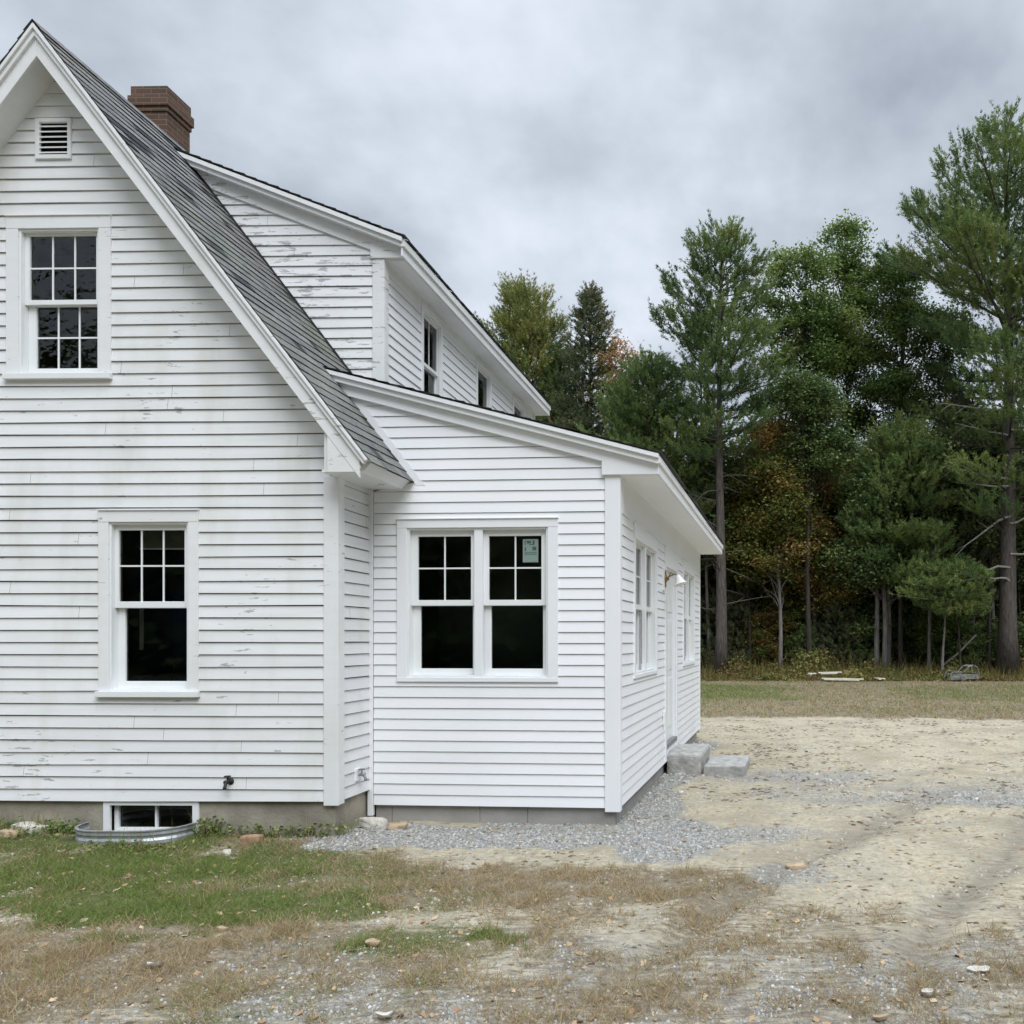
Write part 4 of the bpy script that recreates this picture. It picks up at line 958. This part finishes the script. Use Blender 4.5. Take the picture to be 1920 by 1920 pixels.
# pale dead limbs of that pine
q = MB(); rg = random.Random(4)
for (z, dx, dzz) in ((12.0, -3.4, .25), (10.9, -2.6, .5), (8.6, -2.6, .1), (7.3, -2.6, -1.9), (5.1, -2.9, -.9), (9.6, 1.5, 1.2), (6.9, 1.4, .5), (5.6, 1.4, -.3), (4.4, -1.1, .1), (11.2, 1.5, -.3), (8.9, -3.2, .7)):
    pts = [Vector((dx*s, -.35*s-.3, z+dzz*s*(.6+.4*s)+rg.gauss(0, .04))) for s in (0, .2, .4, .6, .8, 1)]
    q.tube(pts, [.055, .05, .042, .034, .022, .008], 5)
    for k in (2, 3, 4):
        e = pts[k]+Vector((dx*.16, rg.gauss(0, .3), rg.choice((-1, 1))*abs(dx)*.12)); q.tube([pts[k], (pts[k]+e)/2+Vector((0, 0, .04)), e], [.02, .014, .005], 4)
q.build('dead_limbs', 'dead_wood', r)
# middle pine
D = 37; r = tree_root('pine_tree', TX(1352, D), D, 'tall white pine rising just right of the addition roof', 'pine tree')
conifer(r, TH(432, D), .30, [(.50, 2.0), (.55, 3.2), (.62, 3.2), (.70, 4.1), (.78, 3.1), (.86, 2.2), (.94, 1.3), (1., .35)], 103, dead=[(3.0, 10.5, 30, 2.0)], dz=.80, nb=4, dens=72, rise=(42, 4), holes=.08, flat=.10, sprig=.42)
D = 40; r = tree_root('pine_tree', TX(1312, D), D, 'thin pine close behind the left side of the tall middle pine', 'pine tree')
conifer(r, TH(610, D), .15, [(.62, .9), (.75, 1.5), (.9, 1.0), (1., .3)], 107, dead=[(3, 9, 16, 1.2)], dz=.6, dens=22, barkm='dark_bark')
# pines behind the dormer
D = 46; r = tree_root('pine_tree', TX(985, D), D, 'bushy yellow green pine above the far end of the dormer', 'pine tree')
conifer(r, TH(565, D), .26, [(.15, 3.2), (.4, 4.2), (.6, 4.2), (.75, 3.6), (.88, 2.6), (.96, 1.4), (1., .5)], 109, leaf='pine_leaf_y', dz=.75, nb=5, dens=66, rise=(46, 10), bias=.02, flat=.2)
D = 44; r = tree_root('spruce_tree', TX(1110, D), D, 'dark narrow spruce with a bare pointed tip left of the middle pine', 'spruce tree')
conifer(r, TH(552, D), .20, [(.1, 3.0), (.4, 3.0), (.6, 2.7), (.75, 2.1), (.88, 1.3), (.96, .6), (1., .2)], 111, leaf='spruce_leaf', barkm='dark_bark', dz=.42, nb=6, dens=42, rise=(38, -8), drop=.25, tuft=(.10, .035, 9), flat=.08, holes=.06, sprig=.28)
D = 45; r = tree_root('pine_tree', TX(1045, D), D, 'lower pine filling the gap between bushy pine and dark spruce', 'pine tree')
conifer(r, TH(660, D), .16, [(.1, 2.2), (.5, 1.9), (.75, 1.2), (1., .2)], 113, dz=.5, dens=36, rise=(50, 5))
D = 43; r = tree_root('maple_tree', TX(1172, D), D, 'small orange maple between the dark spruce and the middle pine', 'maple tree')
h = TH(650, D); broadleaf(r, h, .12, [(0, 0, h-2.2, .9, .9, 2.2), (.6, 0, h-4.4, 1.3, 1.2, 1.6)], 115, 'leaf_orange', nclump=46, per=420, cs=(.35, .75), size=.12)
D = 40; r = tree_root('pine_tree', TX(1215, D), D, 'broad low pine with dense boughs left of the middle pine trunk', 'pine tree')
conifer(r, TH(690, D), .20, [(.12, 2.4), (.3, 3.2), (.5, 3.6), (.65, 3.4), (.8, 2.4), (.93, 1.2), (1., .3)], 117, dz=.55, dens=64, rise=(30, -2), nb=6, holes=.05)
# maples behind between the pines
D = 41; r = tree_root('maple_tree', TX(1515, D), D, 'green maple with several rounded tops right of the middle pine', 'maple tree')
h = TH(455, D); broadleaf(r, h, .19, [(-.4, 0, h-2.2, 1.9, 1.5, 2.0), (-1.8, 0, h-5.0, 1.7, 1.5, 1.9), (.6, 0, h-5.4, 1.9, 1.6, 2.2), (-.9, 0, h-8.6, 2.2, 1.6, 2.0), (.4, 0, h-11.4, 1.6, 1.4, 1.4)], 121, 'leaf_green', nclump=150, per=420, cs=(.32, .72), size=.14, fork=.4, bias=.08, lean=(-.005, 0))
D = 43; r = tree_root('maple_tree', TX(1590, D), D, 'tallest green maple in the centre of the gap between the two big pines', 'maple tree')
h = TH(432, D); broadleaf(r, h, .20, [(0, 0, h-1.8, 1.5, 1.4, 1.7), (1.4, 0, h-3.4, 1.9, 1.5, 1.7), (-.6, 0, h-5.6, 2.3, 1.6, 1.9), (1.4, 0, h-8.0, 2.0, 1.6, 1.7), (-.2, 0, h-11.2, 2.4, 1.6, 1.9)], 123, 'leaf_green', nclump=165, per=420, cs=(.32, .75), size=.14, fork=.42, bias=.12)
D = 42; r = tree_root('maple_tree', TX(1690, D), D, 'dense maple tucked under the left boughs of the big pine', 'maple tree')
h = TH(478, D); broadleaf(r, h, .17, [(-.4, 0, h-2.0, 2.0, 1.5, 1.6), (.9, 0, h-4.6, 1.9, 1.5, 1.6), (-.4, 0, h-7.8, 2.0, 1.5, 1.7), (.5, 0, h-11, 2.2, 1.5, 1.8)], 125, 'leaf_green', nclump=140, per=420, cs=(.32, .72), size=.13, fork=.4)
D = 39; r = tree_root('maple_tree', TX(1655, D), D, 'three stemmed maple with pale trunks and deep green crown at the wood edge', 'maple tree')
h = TH(880, D); broadleaf(r, h, .15, [(-.6, 0, h-1.8, 1.6, 1.4, 1.5), (.6, 0, h-2.6, 1.6, 1.4, 1.6), (-.8, 0, h-4.6, 1.7, 1.2, 1.3), (.7, 0, h-5.0, 1.3, 1.1, 1.0)], 127, 'leaf_dark', 'pale_bark', nclump=90, per=420, cs=(.45, .85), size=.14, fork=.45, stems=3, spread=.03)
D = 38.5; r = tree_root('maple_tree', TX(1462, D), D, 'slender straight maple with yellow and orange leaves beside the thin grey trunk', 'maple tree')
h = TH(800, D); broadleaf(r, h, .11, [(-.5, 0, h-1.6, 1.2, 1.1, 1.6), (.2, 0, h-3.8, 1.5, 1.2, 1.6), (-.4, 0, h-6.0, 1.5, 1.1, 1.4)], 129, 'leaf_autumn', 'pale_bark', nclump=85, per=380, cs=(.45, .85), size=.13, fork=.35, bias=-.22, tonegrad=.25)
D = 40; r = tree_root('maple_tree', TX(1530, D), D, 'rust coloured maple with dark trunk between green and yellow maples', 'maple tree')
h = TH(850, D); broadleaf(r, h, .14, [(0, 0, h-1.8, 1.2, 1.1, 1.5), (-.6, 0, h-4.4, 1.4, 1.2, 1.4), (.5, 0, h-6.6, 1.3, 1.1, 1.2)], 131, 'leaf_autumn', 'dark_bark', nclump=80, per=360, cs=(.45, .85), size=.13, bias=.12, tonegrad=.2)
D = 38; r = tree_root('maple_tree', TX(1518, D), D, 'grey barked maple with tall bare trunk behind the dumped planks', 'maple tree')
h = TH(700, D); broadleaf(r, h, .14, [(0, 0, h-1.4, 1.4, 1.2, 1.3), (.4, 0, h-3.6, 1.3, 1.1, 1.1)], 133, 'leaf_dark', 'dark_bark', nclump=64, per=380, cs=(.4, .75), size=.13, fork=.5)
D = 39.5; r = tree_root('maple_tree', TX(1405, D), D, 'pale yellow green sapling thicket right beside the middle pine trunk', 'maple tree')
h = TH(870, D); broadleaf(r, h, .09, [(0, 0, h-1.6, 1.2, 1.1, 1.6), (.2, 0, h-4.0, 1.5, 1.1, 1.7)], 135, 'leaf_autumn', 'dark_bark', nclump=80, per=380, cs=(.45, .85), size=.12, bias=-.25)
D = 36.8; r = tree_root('hemlock_tree', TX(1768, D), D, 'slim hemlock with one broad bright green bough near the big pine trunk', 'hemlock tree')
conifer(r, TH(1065, D), .075, [(.60, 1.5), (.72, 2.4), (.86, 1.9), (1., .4)], 137, leaf='pine_leaf', barkm='pale_bark', dz=.42, nb=6, dens=70, rise=(4, -3), flat=.06, holes=0, tuft=(.12, .03, 10), bias=.14, sprig=.25)
D = 37; r = tree_root('hemlock_tree', TX(1800, D), D, 'small hemlock sapling with spreading bright boughs left of the big pine', 'hemlock tree')
conifer(r, TH(1060, D), .07, [(.55, 1.3), (.75, 1.7), (.9, .9), (1., .3)], 139, leaf='pine_leaf', barkm='dark_bark', dz=.36, nb=6, dens=80, rise=(12, 0), flat=.09, holes=0, tuft=(.12, .03, 10), bias=.06, sprig=.25)
D = 38.6; r = tree_root('hemlock_tree', TX(1690, D), D, 'hemlock with layered mid green boughs above the three stemmed maple', 'hemlock tree')
conifer(r, TH(800, D), .13, [(.35, 2.0), (.6, 2.8), (.8, 2.6), (.95, 1.0), (1., .3)], 141, leaf='pine_leaf', barkm='dark_bark', dz=.6, nb=6, dens=75, rise=(14, 0), flat=.12, holes=.05, bias=.08)
D = 40.5; r = tree_root('hemlock_tree', TX(1800, D), D, 'taller shaded hemlock directly behind the bare limbs of the big pine', 'hemlock tree')
conifer(r, TH(760, D), .16, [(.25, 2.2), (.5, 2.8), (.75, 2.4), (.92, 1.1), (1., .3)], 143, leaf='spruce_leaf', barkm='dark_bark', dz=.6, nb=6, dens=44, rise=(18, 0), flat=.12, holes=.05, bias=.1)
D = 40; r = tree_root('pine_tree', TX(1975, D), D, 'pine at the right edge half hidden behind the huge one', 'pine tree')
conifer(r, TH(300, D), .30, [(.3, 3.0), (.5, 3.6), (.7, 3.2), (.85, 2.2), (1., .4)], 145, dz=.7, dens=28, rise=(46, 3))
D = 42.5; r = tree_root('maple_tree', TX(1775, D), D, 'dark green maple showing between the boughs of the huge pine and its left neighbour', 'maple tree')
h = TH(560, D); broadleaf(r, h, .18, [(0, 0, h-2.0, 2.0, 1.5, 1.8), (-.6, 0, h-5.2, 2.4, 1.6, 2.0), (.7, 0, h-8.6, 2.4, 1.6, 2.0), (-.3, 0, h-12, 2.2, 1.5, 1.8)], 151, 'leaf_dark', nclump=120, per=380, cs=(.35, .75), size=.14, fork=.35, bias=.08)
# fallen leaning log
q = MB(); D = 38; q.tube([(TX(1768, D), D, TH(1248, D)), (TX(1800, D), D+.3, TH(1225, D)), (TX(1835, D), D+.4, TH(1190, D))], [.06, .05, .035], 7)
q.build('fallen_log', 'pale_bark', None, smooth=True, label='thin fallen trunk leaning at a slant above the scrap frame', cat='log')
# slim bare trunks just inside the wood
rg = np.random.default_rng(55)
protos = []
def slim(seed, h, rad, mat):
    rr = empty('slim_tree', (0, 0, -50)); rng = np.random.default_rng(seed)
    broadleaf(rr, h, rad, [(0, 0, h-2.2, 1.5, 1.4, 2.0), (.2, 0, h-5, 1.2, 1.1, 1.2)], seed, 'leaf_dark', mat, nclump=34, per=260, cs=(.4, .8), size=.16, fork=.6)
    return rr
def copy_tree(root):
    c = root.copy(); C.objects.link(c)
    for ch in root.children:
        d = ch.copy(); C.objects.link(d); d.parent = c
    return c
slims = [slim(201, 11.5, .10, 'pale_bark'), slim(202, 10.5, .08, 'dark_bark'), slim(203, 12.5, .12, 'dark_bark')]
cnt = [0, 0, 0]
spots = [(1330, 40), (1345, 42), (1372, 43), (1440, 43.5), (1490, 42.5), (1562, 42), (1602, 43.5), (1700, 41), (1727, 42), (1742, 38.3), (1757, 43), (1775, 41.5), (1822, 40), (1838, 42.5), (1852, 39.5), (1865, 41), (1915, 40.5), (1930, 42), (1582, 45), (1640, 46), (1715, 46), (1792, 46), (1420, 46), (1880, 46)]
for i, (u, D) in enumerate(spots):
    k = [0, 1, 2][i % 3]; o = slims[k] if cnt[k] == 0 else copy_tree(slims[k]); cnt[k] += 1
    o.location = (TX(u, D), D, float(terrain(TX(u, D), D))-.05); o.rotation_euler = (0, 0, rg.random()*6); s = .88+.25*rg.random(); o.scale = (s, s, s*(.9+.2*rg.random()))
    set_props(o, 'slim dark trunked tree standing among others just inside the wood', 'tree', 'slim trees just inside the wood')
# saplings filling the edge of the wood
def sapling(seed, h, leaf, conif):
    rr = empty('sapling', (0, 0, -50))
    if conif: conifer(rr, h, .05, [(.08, 1.5), (.35, 1.5), (.7, 1.0), (1., .2)], seed, leaf, 'dark_bark', dz=.40, nb=5, dens=44, rise=(30, -2), tuft=(.12, .035, 9), sprig=.25, bias=.05, holes=.05)
    else: broadleaf(rr, h, .045, [(0, 0, h*.72, 1.2, 1.1, h*.26), (.2, 0, h*.36, 1.3, 1.1, h*.24)], seed, leaf, 'dark_bark', nclump=36, per=300, cs=(.3, .62), size=.12, fork=.12, bias=.05, tonegrad=.1)
    return rr
saps = [sapling(401, 4.6, 'leaf_dark', 0), sapling(402, 5.6, 'leaf_green', 0), sapling(403, 4.2, 'spruce_leaf', 1), sapling(404, 5.2, 'leaf_autumn', 0), sapling(405, 3.2, 'pine_leaf', 1)]
rs = np.random.default_rng(31); sn_ = [0]*5; u = 1322
slab = ['leafy deep green sapling at the edge of the wood', 'leafy bright green sapling at the edge of the wood', 'dark young conifer at the edge of the wood', 'yellow brown young maple at the edge of the wood', 'young green conifer at the edge of the wood']
for D0, st, k0 in ((40.2, 34, 0), (42.0, 30, 1), (44.2, 28, 2)):
    u = 1190+rs.random()*20
    while u < 1990:
        pr = [.3, .18, .18, .24, .10] if u < 1600 else [.36, .22, .22, .06, .14]; k = int(rs.choice(5, p=pr)); o = saps[k] if sn_[k] == 0 else copy_tree(saps[k]); sn_[k] += 1
        D = D0+rs.normal()*.6; s_ = (.8, 1.1, 1.35)[k0]*(.7+.55*rs.random()); o.location = (TX(u, D), D, float(terrain(TX(u, D), D))-.05); o.rotation_euler = (0, 0, rs.random()*6.28); o.scale = (s_, s_, s_)
        set_props(o, slab[k], 'sapling', slab[k].replace('sapling', 'saplings').replace('conifer', 'conifers').replace('maple', 'maples')); u += st*(.6+.8*rs.random())
# deeper rows
def deep(seed, kind):
    rr = empty('pine_tree' if kind == 'c' else 'maple_tree', (0, 0, -50)); rng = np.random.default_rng(seed)
    if kind == 'c': conifer(rr, 15.5, .2, [(.06, 3.0), (.4, 3.0), (.7, 2.4), (.9, 1.2), (1., .2)], seed, 'pine_leaf', 'dark_bark', dz=.75, nb=6, dens=20, rise=(36, 0), tuft=(.24, .07, 7), holes=.03)
    else: broadleaf(rr, 14, .18, [(0, 0, 11, 2.6, 2.4, 2.6), (.3, 0, 6.6, 3.0, 2.6, 2.6), (-.4, 0, 3.4, 2.6, 2.2, 1.6)], seed, 'leaf_dark' if kind == 'd' else 'leaf_autumn', 'dark_bark', nclump=85, per=170, cs=(.7, 1.3), size=.24, fork=.2, bias=0 if kind == 'd' else -.15)
    return rr
deeps = [deep(301, 'c'), deep(302, 'd'), deep(303, 'c'), deep(304, 'd'), deep(305, 'o')]
dc = [0]*5; rg = np.random.default_rng(9)
labs = {0: ('shaded conifer deep in the wood behind the front trees', 'conifers deep in the wood'), 1: ('shaded green broadleaf tree deep in the wood', 'green broadleaf trees deep in the wood'), 4: ('dull yellowish tree deep in the wood', 'yellowish trees deep in the wood')}
for row, (D0, st) in enumerate(((47, 2.9), (52, 3.1), (58, 3.6), (66, 4.2))):
    x = -D0*.42
    while x < D0*.48:
        k = int(rg.choice(5, p=[.28, .26, .2, .18, .08])); o = deeps[k] if dc[k] == 0 else copy_tree(deeps[k]); dc[k] += 1
        px, py = x+rg.normal()*.6, D0+rg.normal()*1.2; o.location = (px, py, float(terrain(px, py))-.05); o.rotation_euler = (0, 0, rg.random()*6.28); s = (.80, .84, .92, 1.0)[row]*(.85+.3*rg.random()); o.scale = (s, s, s)
        L = labs[4 if k == 4 else (1 if k in (1, 3) else 0)]; set_props(o, L[0], 'tree', L[1]); x += st*(.75+.5*rg.random())

# far wood: one mass
def woodmass(name, x0, x1, y0, y1, hfun, n, size, seed, kind='stuff', leaf='leaf_dark'):
    rng = np.random.default_rng(seed); x = x0+(x1-x0)*rng.random(n); y = y0+(y1-y0)*rng.random(n); h = hfun(x, y); z = terrain(x, y)+h*rng.random(n)**.85
    V, Fc = leaves(np.stack([x, y, z], 1), size*(.6+.8*rng.random(n)), rng, .4)
    tone = np.clip(.25+.5*fbm(x*.8, z*.8, .5, 3, 3)+rng.normal(size=n)*.12-.1, 0, 1)
    return np_mesh(name, V, Fc, tone, leaf, None, kind=kind)
set_props(woodmass('distant_woods', -75, 85, 76, 92, lambda x, y: 12+7*fbm(x, y, .12, 3, 8), 90000, .9, 5), 'dark mass of distant woods far behind the trees', 'woods')
set_props(woodmass('distant_woods', -60, 60, -36, -26, lambda x, y: 7+18*fbm(x, y, .16, 3, 18), 130000, 1.0, 6, 'stuff', 'leaf_green'), 'woods on the far side of the yard, behind the viewer', 'woods')
set_props(woodmass('distant_woods', 36, 44, -30, 60, lambda x, y: 10+8*fbm(x, y, .16, 3, 28), 70000, 1.0, 7), 'woods closing the yard on the right, outside the picture', 'woods')

# ------------------------------------------------------------------ undergrowth, grass, gravel, leaves
rng = np.random.default_rng(42)
n = 80000; x = -8+42*rng.random(n); y = 34.7+abs(rng.normal(size=n))*3.0; cl = fbm(x, y, .6, 3, 12); keep = cl+.25*rng.random(n) > .46; x, y, cl = x[keep], y[keep], cl[keep]; n = len(x)
h = (.15+1.1*sstep(.42, .75, cl))*(.35+.65*sstep(34.8, 37.5, y)); z = terrain(x, y)+h*rng.random(n)
V, Fc = leaves(np.stack([x, y, z], 1), .10*(.5+rng.random(n)), rng, .2)
np_mesh('undergrowth', V, Fc, np.clip(fbm(x, y, .45, 3, 66)*1.2-.1+rng.normal(size=n)*.15, 0, 1), 'weed', None, label='low ferns and goldenrod along the edge of the wood', cat='undergrowth', kind='stuff')
n = 9000; x = -8+30*rng.random(n); y = 35.0+abs(rng.normal(size=n))*2.0; d = rng.normal(size=(n, 3))*.3+np.array([0, 0, 1]); V, Fc = cards(np.stack([x, y, terrain(x, y)], 1), d, (.3+.6*rng.random(n))*(.4+.6*sstep(35, 37.5, y)), .03, rng)
np_mesh('weed_stalks', V, Fc, rng.random(n), 'weed', None, label='dry upright stalks among the undergrowth', cat='weeds', kind='stuff')

def in_house(x, y):
    hx_ = (x-HO[0])-(y-HO[1])*HS; hy_ = (y-HO[1])+(x-HO[0])*HS; inside = (hx_ < -.0) & (hy_ > .02) & (hy_ < 8.4)
    ax = (x+1.164)-(y-8.2)*.0645; ay = (y-8.2)+(x+1.164)*.0645; return inside | ((ax < -.03) & (ay > .03) & (ay < 7.3)) | ((np.abs(x+5.60) < .56) & (y > 7.36))
def frustum(n, d0, d1, rng, umin=-200, umax=2700, pw=1.0):
    """points on the ground, spread evenly over the strip in front of the house"""
    t = rng.random(n); y = d0+(d1-d0)*t**pw; u = umin+(umax-umin)*rng.random(n); x = (u-PX)/F*y; return x, y
# grass
def grass(name, n, d0, d1, hl, wd, seed, label, pw=1.0, thr=.45):
    rng = np.random.default_rng(seed); x, y = frustum(n, d0, d1, rng, pw=pw); gr, dry, gn, wd_ = masks(x, y); cl = fbm(x, y, 5., 3, 90); fine = fbm(x, y, 16., 2, 91)
    a = np.maximum(dry*.75, gn); k = (a*(.25+1.1*cl)*(.6+.8*fine) > thr*(.5+rng.random(n)*.8)) & ~in_house(x, y) & (gr < .75)
    x, y, gn, dry, cl = x[k], y[k], gn[k], dry[k], cl[k]; m = len(x); g = gn+.7*(fbm(x, y, 2.5, 3, 14)-.5)+.5*(fbm(x, y, 9., 2, 16)-.5)+rng.normal(size=m)*.22 > .62
    tone = np.where(g, .56+.42*rng.random(m), .02+.46*rng.random(m)**1.3)
    d = rng.normal(size=(m, 3))*np.array([.75, .75, .2])+np.array([0, 0, .75]); d[:, 2] = abs(d[:, 2]); d /= np.linalg.norm(d, axis=1, keepdims=True)
    L = hl*(.30+1.2*rng.random(m)**2.2)*(.3+1.5*cl**1.5)*(.6+.9*fbm(x, y, 2.1, 2, 15)); V, Fc = cards(np.stack([x, y, terrain(x, y)-.003], 1), d, L, wd, rng)
    return np_mesh(name, V, Fc, tone, 'grass_blade', None, label=label, cat='grass', kind='stuff')
grass('grass', 560000, 3.3, 9.0, .075, .0045, 61, 'short green and straw coloured grass in front of the house', .8, .46)
grass('grass', 84000, 8.5, 19, .07, .008, 63, 'sparse dry grass in the gravel yard', 1., .5)
grass('grass', 220000, 18.6, 36, .10, .022, 62, 'mown dry grass between gravel yard and wood', 1.)
# gravel
def pebbles(name, n, d0, d1, s0, s1, seed, label, thr, sandf, pw=1.):
    rng = np.random.default_rng(seed); x, y = frustum(n, d0, d1, rng, pw=pw); gr, dry, gn, w = masks(x, y); cl = fbm(x, y, 3.3, 3, 71)
    pr = np.maximum(sstep(.40, .95, gr+.55*(fbm(x, y, 6, 3, 73)-.5))*np.where(y < 6.8, .55, 1), sandf*(.2+1.6*sstep(.45, .7, cl)))*(1-.75*sstep(.5, .9, np.maximum(dry*.8, gn))); k = (rng.random(n) < pr) & ~in_house(x, y) & (y < 20.5)
    x, y, gr = x[k], y[k], gr[k]; m = len(x); s = s0+(s1-s0)*rng.random(m)**(np.where(gr > .55, 2.4, 4.5))*np.where(y < 6, .75, 1)
    base = np.array([[-1, -1, -1], [1, -1, -1], [1, 1, -1], [-1, 1, -1], [-.7, -.7, 1], [.7, -.7, 1], [.7, .7, 1], [-.7, .7, 1]], float)*.5
    V = base[None]*(1+rng.normal(size=(m, 8, 3))*.22)*np.stack([s, s*(.55+.45*rng.random(m)), s*(.3+.4*rng.random(m))], 1)[:, None, :]
    a = rng.random(m)*6.28; c_, s_ = np.cos(a)[:, None], np.sin(a)[:, None]; V = np.stack([V[..., 0]*c_-V[..., 1]*s_, V[..., 0]*s_+V[..., 1]*c_, V[..., 2]+V[..., 0]*rng.normal(size=(m, 1))*.25], -1)
    V += np.stack([x, y, terrain(x, y)+s*.12], 1)[:, None, :]
    q = np.array([[4, 5, 6, 7], [0, 1, 5, 4], [1, 2, 6, 5], [2, 3, 7, 6], [3, 0, 4, 7]]); Fc = (np.arange(m)*8)[:, None, None]+q[None]
    tone = np.where(rng.random(m) < .05, .9+.1*rng.random(m), .05+.6*rng.random(m)); tone = np.where((gr < .5) & (tone < .7), .55+.35*rng.random(m), tone)
    return np_mesh(name, V.reshape(-1, 3), Fc.reshape(-1, 4), np.repeat(tone, 5), 'pebble', None, label=label, cat='gravel', kind='stuff')
pebbles('gravel', 400000, 3.4, 10, .005, .028, 81, 'grey crushed stone strewn along the foundation and yard', .4, .06)
pebbles('gravel', 165000, 9.5, 20, .012, .055, 82, 'scattered stones on the far part of the sandy yard', .4, .07)
# fallen leaves and flecks
n = 7000; x, y = frustum(n, 3.4, 13, rng, pw=1.); k = ~in_house(x, y); x, y = x[k], y[k]; n = len(x)
V, Fc = leaves(np.stack([x, y, terrain(x, y)+.012], 1), .020*(.5+rng.random(n)**3*2.2), rng, 1.6)
np_mesh('fallen_leaves', V, Fc, rng.random(n), 'fallen_leaf', None, label='dry tan leaves scattered over grass and gravel', cat='fallen leaves', kind='stuff')

def clods(n, d0, d1, seed, label):
    rng = np.random.default_rng(seed); x, y = frustum(n, d0, d1, rng, pw=.8); cl = fbm(x, y, 2.4, 4, 171); k = (cl+.07*rng.normal(size=n) > .55) & ~in_house(x, y); x, y = x[k], y[k]; m = len(x)
    s_ = (.006+.034*rng.random(m)**4)*np.clip(y/7, .8, 1.6); d = rng.normal(size=(m, 3))*np.array([1, .6, .12]); d /= np.linalg.norm(d, axis=1, keepdims=True)
    base = np.array([[-1, -1, 0], [1, -1, 0], [1, 1, 0], [-1, 1, 0], [0, 0, 1]], float)*.5
    V = base[None]*(1+rng.normal(size=(m, 5, 3))*.3)*np.stack([s_*1.5, s_, s_*.5], 1)[:, None, :]+np.stack([x, y, terrain(x, y)-.001], 1)[:, None, :]
    q = np.array([[0, 1, 4], [1, 2, 4], [2, 3, 4], [3, 0, 4]]); Fc = (np.arange(m)*5)[:, None, None]+q[None]
    return np_mesh('soil_crumbs', V.reshape(-1, 3), Fc.reshape(-1, 3), np.repeat(rng.random(m), 4), 'crumb', None, label=label, cat='soil crumbs', kind='stuff')
def crumb_mat():
    m, nt, p, o = newmat('soil crumbs'); T = NT(nt); T.l(T.ramp(T.attr('tone').outputs['Fac'], [(0., (.07, .052, .035)), (.6, (.16, .125, .085)), (1., (.32, .27, .19))]), p.inputs['Base Color']); p.inputs['Roughness'].default_value = .95; return m
M['crumb'] = crumb_mat()
clods(100000, 3.4, 19, 91, 'dark crumbs of soil and bark littering the yard')

# weeds crowding the foundation
rng = np.random.default_rng(12); P_ = []
for u, v, sp, hh, n in ((110, 1568, .55, .13, 900), (30, 1572, .35, .10, 500), (395, 1568, .16, .16, 420), (520, 1566, .45, .12, 800), (600, 1566, .22, .14, 420), (250, 1592, .5, .05, 380)):
    cx, cy = G(u, v); x = cx+rng.normal(size=n)*sp*.6; y = cy+rng.normal(size=n)*.07-.02; P_.append(np.stack([x, y, terrain(x, y)+hh*rng.random(n)**1.4*(.5+fbm(x, y, 6, 2, 8))], 1))
P_ = np.concatenate(P_); P_ = P_[~in_house(P_[:, 0], P_[:, 1])]; V, Fc = leaves(P_, .030*(.5+rng.random(len(P_))), rng, .8)
np_mesh('weeds', V, Fc, rng.random(len(P_)), 'leaf_green', None, label='leafy green weeds growing against the old foundation', cat='weeds', kind='stuff')
V, Fc = cards(P_[::3]*np.array([1, 1, 0])+np.array([0, 0, 0])+np.stack([0*P_[::3, 0], 0*P_[::3, 0], terrain(P_[::3, 0], P_[::3, 1])], 1), rng.normal(size=(len(P_[::3]), 3))*.25+np.array([0, 0, 1]), .06+.16*rng.random(len(P_[::3])), .006, rng)
np_mesh('grass_tufts', V, Fc, rng.random(len(Fc)), 'grass_blade', None, label='taller grass tufts against the old foundation', cat='grass', kind='stuff')
